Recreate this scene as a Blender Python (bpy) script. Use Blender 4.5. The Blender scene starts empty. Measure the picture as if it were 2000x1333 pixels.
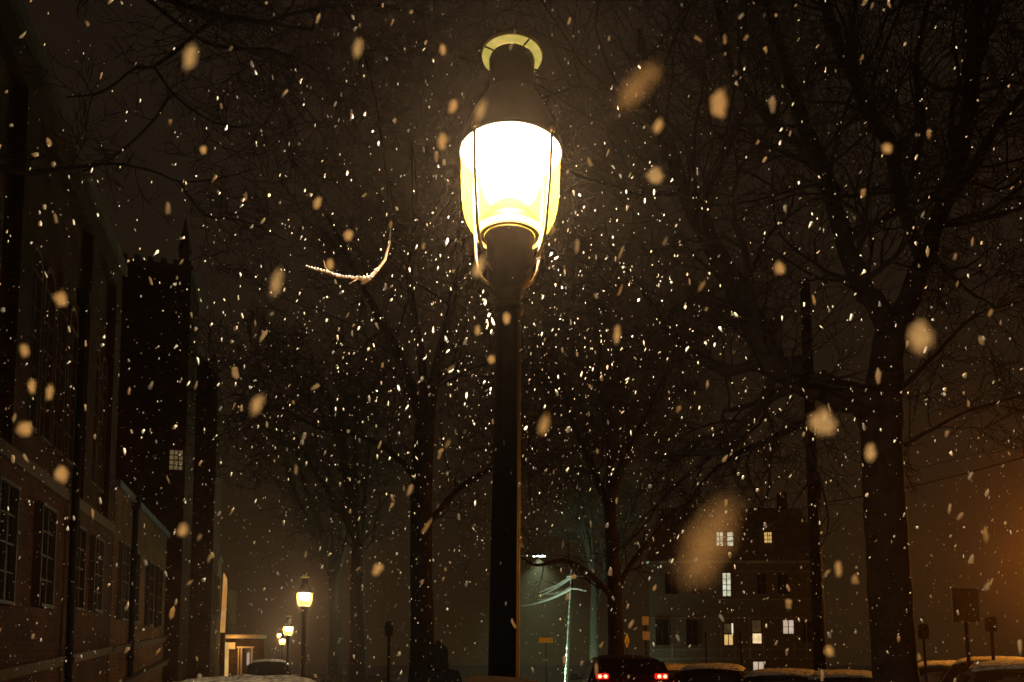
import bpy, bmesh, math, random
import numpy as np
from mathutils import Vector, Matrix, noise

R = random.Random(11)
sc = bpy.context.scene
COL = sc.collection
V = Vector

# ------------------------------------------------------------------ camera
F = 1600.0; PITCH = math.radians(4.5); EYE = 1.6
SHY = (1275 - 666.5 - F*math.tan(PITCH)) / 2000.0
cd = bpy.data.cameras.new('camera'); cam = bpy.data.objects.new('camera', cd); COL.objects.link(cam)
cam.location = (0, 0, EYE); cam.rotation_euler = (math.pi/2 + PITCH, 0, 0)
cd.sensor_width = 36; cd.lens = F/2000*36; cd.shift_y = SHY; cd.clip_start = .02; cd.clip_end = 600
cd.dof.use_dof = True; cd.dof.focus_distance = 5.2; cd.dof.aperture_fstop = 6.0
sc.camera = cam

def at(px, py, Y):
    """world point seen at a place of the 2000x1333 photograph, at a real distance Y"""
    a = (px-1000)/F; b = (666.5+2000*SHY-py)/F
    y = math.cos(PITCH) - b*math.sin(PITCH); z = math.sin(PITCH) + b*math.cos(PITCH)
    return V((a*Y/y, Y, EYE + z*Y/y))

SA = math.atan2(1000-550, F)                       # the street runs off to the left of the view
U = V((-math.sin(SA), math.cos(SA), 0)); N = V((-math.cos(SA), -math.sin(SA), 0))
def st(s, l, z=0): return U*s + N*l + V((0, 0, z))
def gz(x, y):
    s = x*U.x + y*U.y
    return -0.022*min(max(s-8, 0), 70)
def on_ground(px, Y, dz=0):
    x = (px-1000)/F*Y
    return V((x, Y, gz(x, Y)+dz))

# ------------------------------------------------------------------ materials
def nodes(m):
    m.use_nodes = True; nt = m.node_tree; nt.nodes.clear()
    return nt, nt.nodes.new('ShaderNodeOutputMaterial')
MATS = {}
def pbr(name, col, rough=.7, metal=0., nscale=None, ncol=None, bump=0., bscale=None, nlo=.35, nhi=.65, spec=.5, rvar=0):
    if name in MATS: return MATS[name]
    m = bpy.data.materials.new(name); nt, out = nodes(m); L = nt.links.new
    b = nt.nodes.new('ShaderNodeBsdfPrincipled'); L(b.outputs[0], out.inputs[0])
    b.inputs['Base Color'].default_value = (*col, 1); b.inputs['Roughness'].default_value = rough
    b.inputs['Metallic'].default_value = metal; b.inputs['Specular IOR Level'].default_value = spec
    tc = nt.nodes.new('ShaderNodeTexCoord')
    if nscale:
        n = nt.nodes.new('ShaderNodeTexNoise'); n.inputs['Scale'].default_value = nscale; n.inputs['Detail'].default_value = 6
        L(tc.outputs['Object'], n.inputs['Vector'])
        cr = nt.nodes.new('ShaderNodeValToRGB'); cr.color_ramp.elements[0].position = nlo; cr.color_ramp.elements[1].position = nhi
        cr.color_ramp.elements[0].color = (*col, 1); cr.color_ramp.elements[1].color = (*(ncol or col), 1)
        L(n.outputs['Fac'], cr.inputs[0]); L(cr.outputs[0], b.inputs['Base Color'])
        if rvar:
            mr = nt.nodes.new('ShaderNodeMapRange'); mr.inputs['To Min'].default_value = rough-rvar; mr.inputs['To Max'].default_value = rough+rvar
            L(n.outputs['Fac'], mr.inputs[0]); L(mr.outputs[0], b.inputs['Roughness'])
    if bump:
        n2 = nt.nodes.new('ShaderNodeTexNoise'); n2.inputs['Scale'].default_value = bscale or 20; n2.inputs['Detail'].default_value = 5
        L(tc.outputs['Object'], n2.inputs['Vector'])
        bp = nt.nodes.new('ShaderNodeBump'); bp.inputs['Strength'].default_value = bump; bp.inputs['Distance'].default_value = .05
        L(n2.outputs['Fac'], bp.inputs['Height']); L(bp.outputs[0], b.inputs['Normal'])
    MATS[name] = m; return m

def emit(name, col, s, col2=None, scale=3., thru=False):
    if name in MATS: return MATS[name]
    m = bpy.data.materials.new(name); nt, out = nodes(m); L = nt.links.new
    e = nt.nodes.new('ShaderNodeEmission'); e.inputs[0].default_value = (*col, 1); e.inputs[1].default_value = s
    if col2:
        tc = nt.nodes.new('ShaderNodeTexCoord'); n = nt.nodes.new('ShaderNodeTexNoise'); n.inputs['Scale'].default_value = scale
        n.inputs['Detail'].default_value = 3
        cr = nt.nodes.new('ShaderNodeValToRGB'); cr.color_ramp.elements[0].position = .4; cr.color_ramp.elements[1].position = .6
        cr.color_ramp.elements[0].color = (*col, 1); cr.color_ramp.elements[1].color = (*col2, 1)
        L(tc.outputs['Object'], n.inputs['Vector']); L(n.outputs['Fac'], cr.inputs[0]); L(cr.outputs[0], e.inputs[0])
    if thru:
        t = nt.nodes.new('ShaderNodeBsdfTransparent'); a = nt.nodes.new('ShaderNodeAddShader')
        L(e.outputs[0], a.inputs[0]); L(t.outputs[0], a.inputs[1]); L(a.outputs[0], out.inputs[0])
    else: L(e.outputs[0], out.inputs[0])
    m.cycles.emission_sampling = 'NONE'
    MATS[name] = m; return m

def glow_glass(name, tcol, scol, mixf):
    m = bpy.data.materials.new(name); nt, out = nodes(m); L = nt.links.new
    t = nt.nodes.new('ShaderNodeBsdfTransparent'); t.inputs[0].default_value = (*tcol, 1)
    s = nt.nodes.new('ShaderNodeBsdfTranslucent'); s.inputs[0].default_value = (*scol, 1)
    mx = nt.nodes.new('ShaderNodeMixShader'); L(t.outputs[0], mx.inputs[1]); L(s.outputs[0], mx.inputs[2])
    tc = nt.nodes.new('ShaderNodeTexCoord'); n = nt.nodes.new('ShaderNodeTexNoise'); n.inputs['Scale'].default_value = 9
    mp = nt.nodes.new('ShaderNodeMapping'); mp.inputs['Scale'].default_value = (1, 1, .25)
    L(tc.outputs['Object'], mp.inputs[0]); L(mp.outputs[0], n.inputs['Vector'])
    mr = nt.nodes.new('ShaderNodeMapRange'); mr.inputs['To Min'].default_value = mixf-.1; mr.inputs['To Max'].default_value = mixf+.1
    d = nt.nodes.new('ShaderNodeBsdfDiffuse'); d.inputs[0].default_value = (*scol, 1); ad = nt.nodes.new('ShaderNodeAddShader')
    L(s.outputs[0], ad.inputs[0]); L(d.outputs[0], ad.inputs[1]); L(ad.outputs[0], mx.inputs[2])
    L(n.outputs['Fac'], mr.inputs[0]); L(mr.outputs[0], mx.inputs[0]); L(mx.outputs[0], out.inputs[0])
    MATS[name] = m; return m

def flake_mat(nm, cols, tr=.5, clear=0.):
    m = bpy.data.materials.new(nm); nt, out = nodes(m); L = nt.links.new
    g = nt.nodes.new('ShaderNodeNewGeometry'); cr = nt.nodes.new('ShaderNodeValToRGB'); cr.color_ramp.interpolation = 'LINEAR'
    e = cr.color_ramp.elements; e[0].position = .45; e[0].color = (*cols[0], 1); e[1].position = 1; e[1].color = (*cols[1], 1)
    L(g.outputs['Random Per Island'], cr.inputs[0])
    d = nt.nodes.new('ShaderNodeBsdfDiffuse'); t = nt.nodes.new('ShaderNodeBsdfTranslucent')
    L(cr.outputs[0], d.inputs[0]); L(cr.outputs[0], t.inputs[0])
    mx = nt.nodes.new('ShaderNodeMixShader'); mx.inputs[0].default_value = tr
    L(d.outputs[0], mx.inputs[1]); L(t.outputs[0], mx.inputs[2]); last = mx
    if clear:
        tc = nt.nodes.new('ShaderNodeTexCoord'); n = nt.nodes.new('ShaderNodeTexNoise'); n.inputs['Scale'].default_value = 900; n.inputs['Detail'].default_value = 3
        mp = nt.nodes.new('ShaderNodeMapping'); mp.inputs['Scale'].default_value = (1, 1, .3); L(tc.outputs['Object'], mp.inputs[0]); L(mp.outputs[0], n.inputs['Vector'])
        mr = nt.nodes.new('ShaderNodeMapRange'); mr.inputs[1].default_value = .35; mr.inputs[2].default_value = .65
        mr.inputs['To Min'].default_value = max(clear-.3, 0); mr.inputs['To Max'].default_value = min(clear+.3, 1); L(n.outputs['Fac'], mr.inputs[0])
        tp = nt.nodes.new('ShaderNodeBsdfTransparent'); m2 = nt.nodes.new('ShaderNodeMixShader'); L(mr.outputs[0], m2.inputs[0]); L(mx.outputs[0], m2.inputs[1]); L(tp.outputs[0], m2.inputs[2]); last = m2
    L(last.outputs[0], out.inputs[0]); return m

def brick_mat(name, c1, c2, mortar, tilt=0.):
    m = bpy.data.materials.new(name); nt, out = nodes(m); L = nt.links.new
    b = nt.nodes.new('ShaderNodeBsdfPrincipled'); b.inputs['Roughness'].default_value = .95; b.inputs['Specular IOR Level'].default_value = .08; L(b.outputs[0], out.inputs[0])
    tc = nt.nodes.new('ShaderNodeTexCoord'); sp = nt.nodes.new('ShaderNodeSeparateXYZ'); L(tc.outputs['Object'], sp.inputs[0])
    ad = nt.nodes.new('ShaderNodeMath'); L(sp.outputs[0], ad.inputs[0]); L(sp.outputs[1], ad.inputs[1])
    cm = nt.nodes.new('ShaderNodeCombineXYZ'); L(ad.outputs[0], cm.inputs[0]); L(sp.outputs[2], cm.inputs[1])
    br = nt.nodes.new('ShaderNodeTexBrick'); L(cm.outputs[0], br.inputs[0])
    br.inputs['Color1'].default_value = (*c1, 1); br.inputs['Color2'].default_value = (*c2, 1); br.inputs['Mortar'].default_value = (*mortar, 1)
    br.inputs['Scale'].default_value = 1; br.inputs['Brick Width'].default_value = .32; br.inputs['Row Height'].default_value = .13
    br.inputs['Mortar Size'].default_value = .012
    n = nt.nodes.new('ShaderNodeTexNoise'); n.inputs['Scale'].default_value = .9; n.inputs['Detail'].default_value = 6
    L(tc.outputs['Object'], n.inputs['Vector'])
    mr = nt.nodes.new('ShaderNodeMapRange'); mr.inputs[1].default_value = .3; mr.inputs[2].default_value = .7; mr.inputs['To Min'].default_value = .45; mr.inputs['To Max'].default_value = 1.2
    L(n.outputs['Fac'], mr.inputs[0])
    vm = nt.nodes.new('ShaderNodeVectorMath'); vm.operation = 'SCALE'; L(br.outputs[0], vm.inputs[0]); L(mr.outputs[0], vm.inputs['Scale'])
    L(vm.outputs[0], b.inputs['Base Color'])
    bp = nt.nodes.new('ShaderNodeBump'); bp.inputs['Strength'].default_value = .7; bp.inputs['Distance'].default_value = .02; bp.invert = True
    L(br.outputs['Fac'], bp.inputs['Height']); L(bp.outputs[0], b.inputs['Normal'])
    return m

M_iron = pbr('black_iron', (.010, .009, .008), .55, .1, 14, (.018, .014, .012), .08, 60, rvar=.12, spec=.3)
M_iron2 = pbr('dark_pole_paint', (.008, .007, .006), .85, 0, 6, (.014, .011, .009), .1, 40, spec=.06)
M_brass = pbr('aged_brass', (.42, .36, .13), .5, .1, 22, (.60, .46, .18), .2, 40)
M_bark = pbr('wet_bark', (.008, .006, .005), .95, 0, 5, (.016, .012, .010), 1., 9, spec=.05)
M_barkf = pbr('far_bark', (.012, .010, .008), .95, spec=.05)
M_twig = pbr('lamplit_twig_bark', (.12, .06, .03), .85, 0, 30, (.10, .06, .035), .6, 60)  # paler copy of the stem's bark: lantern light put into the colour
M_snow = pbr('snow', (.78, .79, .82), .7, 0, 3, (.70, .71, .74), .7, 5)
M_snowr = pbr('rough_snow', (.50, .48, .45), .8, 0, 16, (.16, .14, .12), 1., 26, .42, .6)
M_road = pbr('wet_snowy_asphalt', (.05, .05, .052), .35, 0, .7, (.33, .33, .34), .5, 7, .42, .62, rvar=.12)
M_pave = pbr('snowy_pavement', (.30, .29, .28), .6, 0, 1.3, (.62, .62, .64), .5, 8)
M_brick = brick_mat('brick', (.048, .017, .007), (.022, .009, .004), (.045, .027, .014))  # darker than the wing's brick: weaker lamplight put into the colour
M_bricks = brick_mat('lamplit_brick', (.10, .046, .017), (.055, .026, .010), (.11, .066, .032))  # paler copy of the brick: lantern light on the wing put into colour
M_stone = pbr('weathered_stone', (.065, .046, .030), .85, 0, 3, (.05, .038, .028), .6, 12, spec=.1)
M_slate = pbr('slate_roof', (.03, .028, .03), .7, 0, 4, (.05, .045, .045), .4, 14)
M_dglass = pbr('dark_window_glass', (.008, .008, .009), .5, 0, spec=.06)
M_wood = pbr('dark_clapboard', (.055, .042, .03), .8, 0, 5, (.035, .028, .02), .4, 20)
M_trim = pbr('dull_white_trim', (.15, .13, .10), .7, 0, 1.5, (.06, .05, .04))
M_frame = pbr('window_frame_paint', (.035, .027, .02), .7, spec=.15)
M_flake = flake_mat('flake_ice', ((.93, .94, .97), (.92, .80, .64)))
M_flake2 = flake_mat('lamplit_clump_ice', ((.98, .80, .52), (.98, .78, .48)), .75, .2); M_flake5 = flake_mat('lamplit_flake_ice', ((.98, .90, .76), (.95, .78, .52)), .8); M_flake4 = flake_mat('lamplit_sparse_ice', ((.75, .52, .28), (.75, .5, .26)), .75, .86); M_flake3 = flake_mat('lamplit_loose_ice', ((.92, .76, .52), (.92, .74, .48)), .75, .55)  # gold and tan tints: warm lamplight put into the colour of white snow
M_rubber = pbr('rubber', (.015, .015, .015), .9)
M_chrome = pbr('dull_chrome', (.5, .5, .5), .25, 1)

# ------------------------------------------------------------------ mesh helpers
class MB:
    def __init__(s): s.v = []; s.f = []
    def add(s, vs, fs):
        o = len(s.v); s.v.extend([tuple(p) for p in vs]); s.f.extend([tuple(i+o for i in f) for f in fs])
    def box(s, a, b):
        x0, y0, z0 = a; x1, y1, z1 = b
        s.add([(x0,y0,z0),(x1,y0,z0),(x1,y1,z0),(x0,y1,z0),(x0,y0,z1),(x1,y0,z1),(x1,y1,z1),(x0,y1,z1)],
              [(0,3,2,1),(4,5,6,7),(0,1,5,4),(1,2,6,5),(2,3,7,6),(3,0,4,7)])
        return s
    def lathe(s, prof, n=48, c=(0, 0, 0), closed=False):
        vs = []; fs = []
        for r, z in prof:
            for k in range(n):
                a = 2*math.pi*k/n; vs.append((c[0]+r*math.cos(a), c[1]+r*math.sin(a), c[2]+z))
        m = len(prof)
        for i in range(m if closed else m-1):
            j = (i+1) % m
            for k in range(n):
                k2 = (k+1) % n; fs.append((i*n+k, i*n+k2, j*n+k2, j*n+k))
        s.add(vs, fs); return s
    def disc(s, r, z, n=32, c=(0, 0), up=True):
        f = tuple(range(n)); s.add([(c[0]+r*math.cos(2*math.pi*k/n), c[1]+r*math.sin(2*math.pi*k/n), z) for k in range(n)], [f if up else f[::-1]]); return s
    def tube(s, pts, rad, n=8, cap=True):
        pts = [V(p) for p in pts]
        if not hasattr(rad, '__len__'): rad = [rad]*len(pts)
        vs = []; fs = []; ref = None
        for i, p in enumerate(pts):
            t = (pts[min(i+1, len(pts)-1)] - pts[max(i-1, 0)])
            t = t.normalized() if t.length > 1e-9 else V((0, 0, 1))
            if ref is None: ref = V((1, 0, 0)) if abs(t.x) < .8 else V((0, 1, 0))
            a = t.cross(ref); a.normalize(); b = t.cross(a); ref = -b if b.dot(ref) < 0 else b
            ref = ref.normalized()
            b2 = t.cross(a)
            for k in range(n):
                q = 2*math.pi*k/n; vs.append(p + (a*math.cos(q) + b2*math.sin(q))*rad[i])
        for i in range(len(pts)-1):
            for k in range(n):
                k2 = (k+1) % n; fs.append((i*n+k, i*n+k2, (i+1)*n+k2, (i+1)*n+k))
        if cap: fs.append(tuple(range(n))[::-1]); fs.append(tuple((len(pts)-1)*n+k for k in range(n)))
        s.add(vs, fs); return s
    def prism(s, poly, a, b, axis='y'):
        n = len(poly)
        def P(u, w, t): return (u, t, w) if axis == 'y' else ((t, u, w) if axis == 'x' else (u, w, t))
        s.add([P(u, w, a) for u, w in poly]+[P(u, w, b) for u, w in poly],
              [tuple(range(n)), tuple(range(n, 2*n))[::-1]]+[(k, k+n, (k+1) % n+n, (k+1) % n) for k in range(n)])
        return s
    def build(s, name, mat, parent=None, smooth=False, bevel=0):
        me = bpy.data.meshes.new(name); me.from_pydata(s.v, [], s.f)
        if bevel or True:
            bm = bmesh.new(); bm.from_mesh(me); bmesh.ops.recalc_face_normals(bm, faces=bm.faces); bm.to_mesh(me); bm.free()
        if smooth: me.polygons.foreach_set('use_smooth', [True]*len(me.polygons))
        me.materials.append(mat); o = bpy.data.objects.new(name, me); COL.objects.link(o); o.parent = parent
        if bevel:
            b = o.modifiers.new('bevel', 'BEVEL'); b.width = bevel; b.segments = 2; b.limit_method = 'ANGLE'
        return o

def thing(name, label, cat, loc=(0, 0, 0), rz=0, group=None):
    o = bpy.data.objects.new(name, None); COL.objects.link(o); o.empty_display_size = .2
    o.location = loc; o.rotation_euler = (0, 0, rz); o['label'] = label; o['category'] = cat
    if group: o['group'] = group
    return o
def tag(o, label=None, cat=None, group=None, kind=None):
    for k, v in (('label', label), ('category', cat), ('group', group), ('kind', kind)):
        if v: o[k] = v
    return o
def dup(root, loc, rz=0, label=None, skip=()):
    r = root.copy(); COL.objects.link(r); r.location = loc; r.rotation_euler = (0, 0, rz)
    if label: r['label'] = label
    def rec(a, b):
        for ch in [o for o in a.children if o.type == 'MESH']:
            if ch.name.split('.')[0] in skip: continue
            c = ch.copy(); COL.objects.link(c); c.parent = b; rec(ch, c)
    rec(root, r); return r
def lamp(name, loc, power, col, radius=.05, parent=None, spot=None, blend=.5):
    ld = bpy.data.lights.new(name, 'SPOT' if spot else 'POINT'); ld.energy = power; ld.color = col; ld.shadow_soft_size = radius
    if spot: ld.spot_size = spot; ld.spot_blend = blend
    o = bpy.data.objects.new(name, ld); COL.objects.link(o); o.location = loc; o.parent = parent; return o

# ------------------------------------------------------------------ world
w = bpy.data.worlds.new('World'); sc.world = w; w.use_nodes = True
nt = w.node_tree; nt.nodes.clear(); L = nt.links.new
out = nt.nodes.new('ShaderNodeOutputWorld'); bg = nt.nodes.new('ShaderNodeBackground'); L(bg.outputs[0], out.inputs[0])
tc = nt.nodes.new('ShaderNodeTexCoord'); sp = nt.nodes.new('ShaderNodeSeparateXYZ'); L(tc.outputs['Generated'], sp.inputs[0])
cr = nt.nodes.new('ShaderNodeValToRGB'); L(sp.outputs[2], cr.inputs[0])
cr.color_ramp.elements[0].position = 0; cr.color_ramp.elements[0].color = (.0160, .0092, .0033, 1)
cr.color_ramp.elements[1].position = .75; cr.color_ramp.elements[1].color = (.0092, .0058, .0036, 1)
e = cr.color_ramp.elements.new(.3); e.color = (.0112, .0068, .0033, 1)
n = nt.nodes.new('ShaderNodeTexNoise'); n.inputs['Scale'].default_value = 2.2; n.inputs['Detail'].default_value = 4
L(tc.outputs['Generated'], n.inputs['Vector'])
mr = nt.nodes.new('ShaderNodeMapRange'); mr.inputs[1].default_value = .3; mr.inputs[2].default_value = .7
mr.inputs['To Min'].default_value = .98; mr.inputs['To Max'].default_value = 1.3; L(n.outputs['Fac'], mr.inputs[0])
L(cr.outputs[0], bg.inputs[0]); L(mr.outputs[0], bg.inputs[1])

# ------------------------------------------------------------------ ground
def sheet(name, pts_fn, nu, nv, mat, skirt=0):
    vs = []; fs = []
    for i in range(nu+1):
        for j in range(nv+1): vs.append(pts_fn(i/nu, j/nv))
    for i in range(nu):
        for j in range(nv):
            a = i*(nv+1)+j; fs.append((a, a+1, a+nv+2, a+nv+1))
    m = MB(); m.add(vs, fs); return m.build(name, mat, smooth=True)
def strip(name, l0, l1, s0, s1, dz, mat, bumpy=0):
    def f(u, v):
        p = st(s0+(s1-s0)*u, l0+(l1-l0)*v); z = gz(p.x, p.y)+dz
        if bumpy: z += bumpy*noise.noise(V((p.x*.8, p.y*.8, 0)))
        return (p.x, p.y, z)
    return tag(sheet(name, f, 90, 10, mat), kind='structure')
def gf(u, v):
    x = -130+260*u; y = -40+250*v
    return (x, y, gz(x, y) - .10 + .03*noise.noise(V((x*.3, y*.3, 3))))
tag(sheet('ground', gf, 130, 130, M_snow), kind='structure')
strip('road', -2.6, -12.5, -8, 120, -.02, M_road)
pv = strip('pavement', 5.5, -2.3, -8, 120, .10, M_pave, .01)
kb = MB()
for i in range(64):
    s0, s1 = -8+2*i, -6.01+2*i
    a, b = st(s0, -2.3), st(s1, -2.3); c, d = st(s1, -2.47), st(s0, -2.47)
    za, zb = gz(a.x, a.y)+.115, gz(b.x, b.y)+.115
    vs = [(a.x, a.y, za), (b.x, b.y, zb), (c.x, c.y, zb), (d.x, d.y, za)]
    vs += [(x, y, z-.3) for x, y, z in vs]
    kb.add(vs, [(0,1,2,3),(7,6,5,4),(0,4,5,1),(1,5,6,2),(2,6,7,3),(3,7,4,0)])
tag(kb.build('kerb', M_stone), kind='structure')

# ------------------------------------------------------------------ street lamp (heights above the pavement)
WARM = (1., .77, .48)
def make_street_lamp(label):
    t = thing('street_lamp', label, 'street lamp', group='post-top lanterns lining the pavement')
    po = MB()
    po.lathe([(.155, 0), (.155, .10), (.14, .12), (.135, .35), (.105, .42), (.10, .50), (.078, .56), (.074, .62)], 32)
    # fluted shaft
    n = 48; vs = []; fs = []; zs = [.62, 1.0, 1.6, 2.2, 2.7, 3.02]; rs = [.074, .073, .070, .065, .060, .057]
    for z, r in zip(zs, rs):
        for k in range(n):
            a = 2*math.pi*k/n; rr = r*(1-.045*(.5+.5*math.cos(12*a))); vs.append((rr*math.cos(a), rr*math.sin(a), z))
    for i in range(len(zs)-1):
        for k in range(n): fs.append((i*n+k, i*n+(k+1) % n, (i+1)*n+(k+1) % n, (i+1)*n+k))
    po.add(vs, fs)
    po.lathe([(.057, 3.02), (.066, 3.03), (.070, 3.045), (.066, 3.06), (.058, 3.07), (.057, 3.10), (.068, 3.115), (.068, 3.13), (.057, 3.14)], 32)
    po.build('post', M_iron, t, smooth=True)
    MB().lathe([(.055, 3.12), (.060, 3.13), (.078, 3.15), (.094, 3.18), (.101, 3.215), (.104, 3.26), (.106, 3.372), (.116, 3.376), (.116, 3.386), (.108, 3.390), (.02, 3.392)], 56).build('collar', M_iron3, t, smooth=True)
    MB().lathe([(.117, 3.388), (.134, 3.392), (.134, 3.400), (.118, 3.402)], 64, closed=True).build('groove_ring', M_groove, t, smooth=True)  # dark brown ring set where the groove runs between collar and seat
    MB().lathe([(.136, 3.388), (.152, 3.388), (.160, 3.398), (.158, 3.410), (.148, 3.413), (.137, 3.402)], 64, closed=True).build('glass_seat', M_lip, t, smooth=True)
    gp = [(.154, 3.410), (.174, 3.428), (.192, 3.452), (.206, 3.482), (.2155, 3.52), (.221, 3.565), (.2245, 3.63), (.2265, 3.71), (.2270, 3.789)]
    MB().lathe(gp, 72).build('glass_globe', M_globe, t, smooth=True)
    MB().lathe([(.118, 3.462), (.122, 3.470), (.104, 3.486), (.088, 3.52), (.072, 3.536), (.045, 3.542), (.002, 3.542)], 40).build('reflection_bowl', M_refr, t, smooth=True)  # hat-shaped bowl added to draw a reflection low in the globe
    MB().lathe([(.004, 3.56), (.075, 3.565), (.118, 3.59), (.136, 3.64), (.138, 3.70), (.12, 3.76), (.06, 3.79)], 32).build('lamp_bulb', M_bulb, t, smooth=True)
    MB().lathe([(.2310, 3.782), (.2390, 3.786), (.2405, 3.80), (.235, 3.818), (.218, 3.87), (.190, 3.935), (.160, 3.995), (.140, 4.03), (.130, 4.045), (.124, 4.055),
                (.112, 4.06), (.106, 4.075), (.104, 4.20), (.106, 4.235), (.102, 4.246), (.094, 4.24), (.094, 4.10), (.09, 4.04), (.13, 4.02), (.17, 3.95), (.205, 3.88), (.222, 3.83), (.2275, 3.793)], 72, closed=True).build('cap', M_iron, t, smooth=True)
    MB().lathe([(.224, 3.806), (.19, 3.84), (.12, 3.855), (.012, 3.86)], 48).build('reflector', M_refl, t, smooth=True)
    MB().lathe([(.020, 4.272), (.139, 4.260), (.142, 4.262), (.142, 4.274), (.137, 4.280), (.09, 4.310), (.04, 4.333), (.02, 4.348)], 64).build('vent_hood', M_brass, t, smooth=True)
    MB().lathe([(.098, 4.2535), (.138, 4.2525), (.139, 4.258), (.098, 4.259)], 64, closed=True).build('vent_glow_ring', M_vent, t, smooth=True)  # glowing ring added in place of lamplight on the hood's underside
    MB().lathe([(.020, 4.345), (.026, 4.358), (.03, 4.378), (.022, 4.398), (.001, 4.408)], 24).build('finial', M_iron, t, smooth=True)
    for k in range(4):
        a = math.radians(-58+90*k); c, s_ = math.cos(a), math.sin(a)
        q = MB(); q.tube([(c*.100, s_*.100, 4.22), (c*.102, s_*.102, 4.249), (c*.144, s_*.144, 4.249)], .0042, 6)
        q.build('vent_strut', M_iron, t)
    for k in range(4):
        a = math.radians(-131+90*k); c, s_ = math.cos(a), math.sin(a)
        pr = [(.240, 3.80), (.2375, 3.70), (.234, 3.62), (.228, 3.54), (.222, 3.48), (.217, 3.42), (.212, 3.36), (.198, 3.30), (.168, 3.245), (.132, 3.21), (.100, 3.195)]
        q = MB(); q.tube([(c*r, s_*r, z) for r, z in pr], .0075, 8)
        q.lathe([(.001, 3.788), (.012, 3.79), (.012, 3.812), (.001, 3.814)], 10, (c*.243, s_*.243, 0))
        q.build('cage_rod', M_rod, t, smooth=True)
    return t
M_iron3 = pbr('collar_iron', (.035, .024, .016), .6, .1, 20, (.02, .014, .010), .2, 60, spec=.25)
M_rod = pbr('rod_bronze', (.28, .17, .08), .4, .5, 30, (.05, .035, .02))
M_brass2 = pbr('pale_brass', (.65, .50, .28), .45, .2)
M_refl = pbr('white_reflector', (.85, .83, .78), .5)
M_globe = glow_glass('frosted_globe_glass', (1, .97, .88), (.088, .073, .009), .22)
M_groove = pbr('groove_ring', (.06, .035, .02), .8)
M_refr = glow_glass('reflection_bowl_glass', (.9, .75, .35), (.03, .022, .005), .7)
M_lip = glow_glass('glass_lip', (1, .95, .8), (.9, .78, .5), .9)
M_vent = emit('vent_underside_glow', (.64, .46, .12), .95, (.44, .38, .07), 14)  # emission stands for light leaking under the hood, not for amber glass
M_bulb = emit('lamp_filament_glow', (1, .85, .55), 9, thru=True)

LP = at(977, 1300, 3.60)
lamp1 = make_street_lamp('large lit lantern with curved cage rods on the nearest black post, beside the tan board')
lamp1.location = (LP.x-.002, 3.6, .10); lamp1.rotation_euler = (0, math.radians(.72), math.radians(0))
POWER = 850
lamp('lantern_light', (0, 0, 3.675), POWER, WARM, .085, lamp1)
def lamp_copy(px, py, Y, label, pw=1.):
    p = at(px, py, Y)
    o = dup(lamp1, (p.x, p.y, p.z-3.68), R.uniform(0, 1), label)
    lamp('lantern_light', (0, 0, 3.675), POWER*pw*1.35, WARM, .05, o); return o
lamp_copy(595, 1166, 25, 'lit lantern on a thin black post left of the twin-trunk dark trees, second nearest', .55)
lamp_copy(563, 1229, 39, 'small lit lantern just above the dark van parked by the entrance', .55)
lamp_copy(551.5, 1252, 64, 'tiny lit lantern at the far end of the row, beyond the dark van', .5)
lamp_copy(545.5, 1241, 82, 'faint farthest lantern, a point of light up left of the tiny one', .4)

# board in front of the post
bt = thing('notice_board', 'tan wooden board strapped across the front of the nearest lamp post', 'board', at(978, 1324, 3.42), math.radians(-4))
M_board = pbr('tan_board', (.60, .38, .20), .7, 0, 9, (.45, .26, .13), .3, 30)
pb = MB(); nx = 14; vs = []; fs = []
for i in range(nx+1):
    x = -.152+.304*i/nx; y = .035*(x/.15)**2; z = .013-.065*(x+.152)/1.0 - .010*abs(x/.15)**3
    for dy, dz in ((0, -.34), (0, z), (.016, z+.002), (.016, -.34)): vs.append((x, y+dy, dz))
for i in range(nx):
    for k in range(4): fs.append((i*4+k, i*4+(k+1) % 4, (i+1)*4+(k+1) % 4, (i+1)*4+k))
fs += [(0, 1, 2, 3), (nx*4+3, nx*4+2, nx*4+1, nx*4)]
pb.add(vs, fs); pb.build('panel', M_board, bt)
sb = MB(); sb.lathe([(.078, -.13), (.084, -.13), (.084, -.09), (.078, -.09)], 32, (0, .18-.0, 0), closed=True); sb.box((-.08, .012, -.125), (.08, .13, -.095)); sb.build('strap', M_iron, bt)

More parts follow.
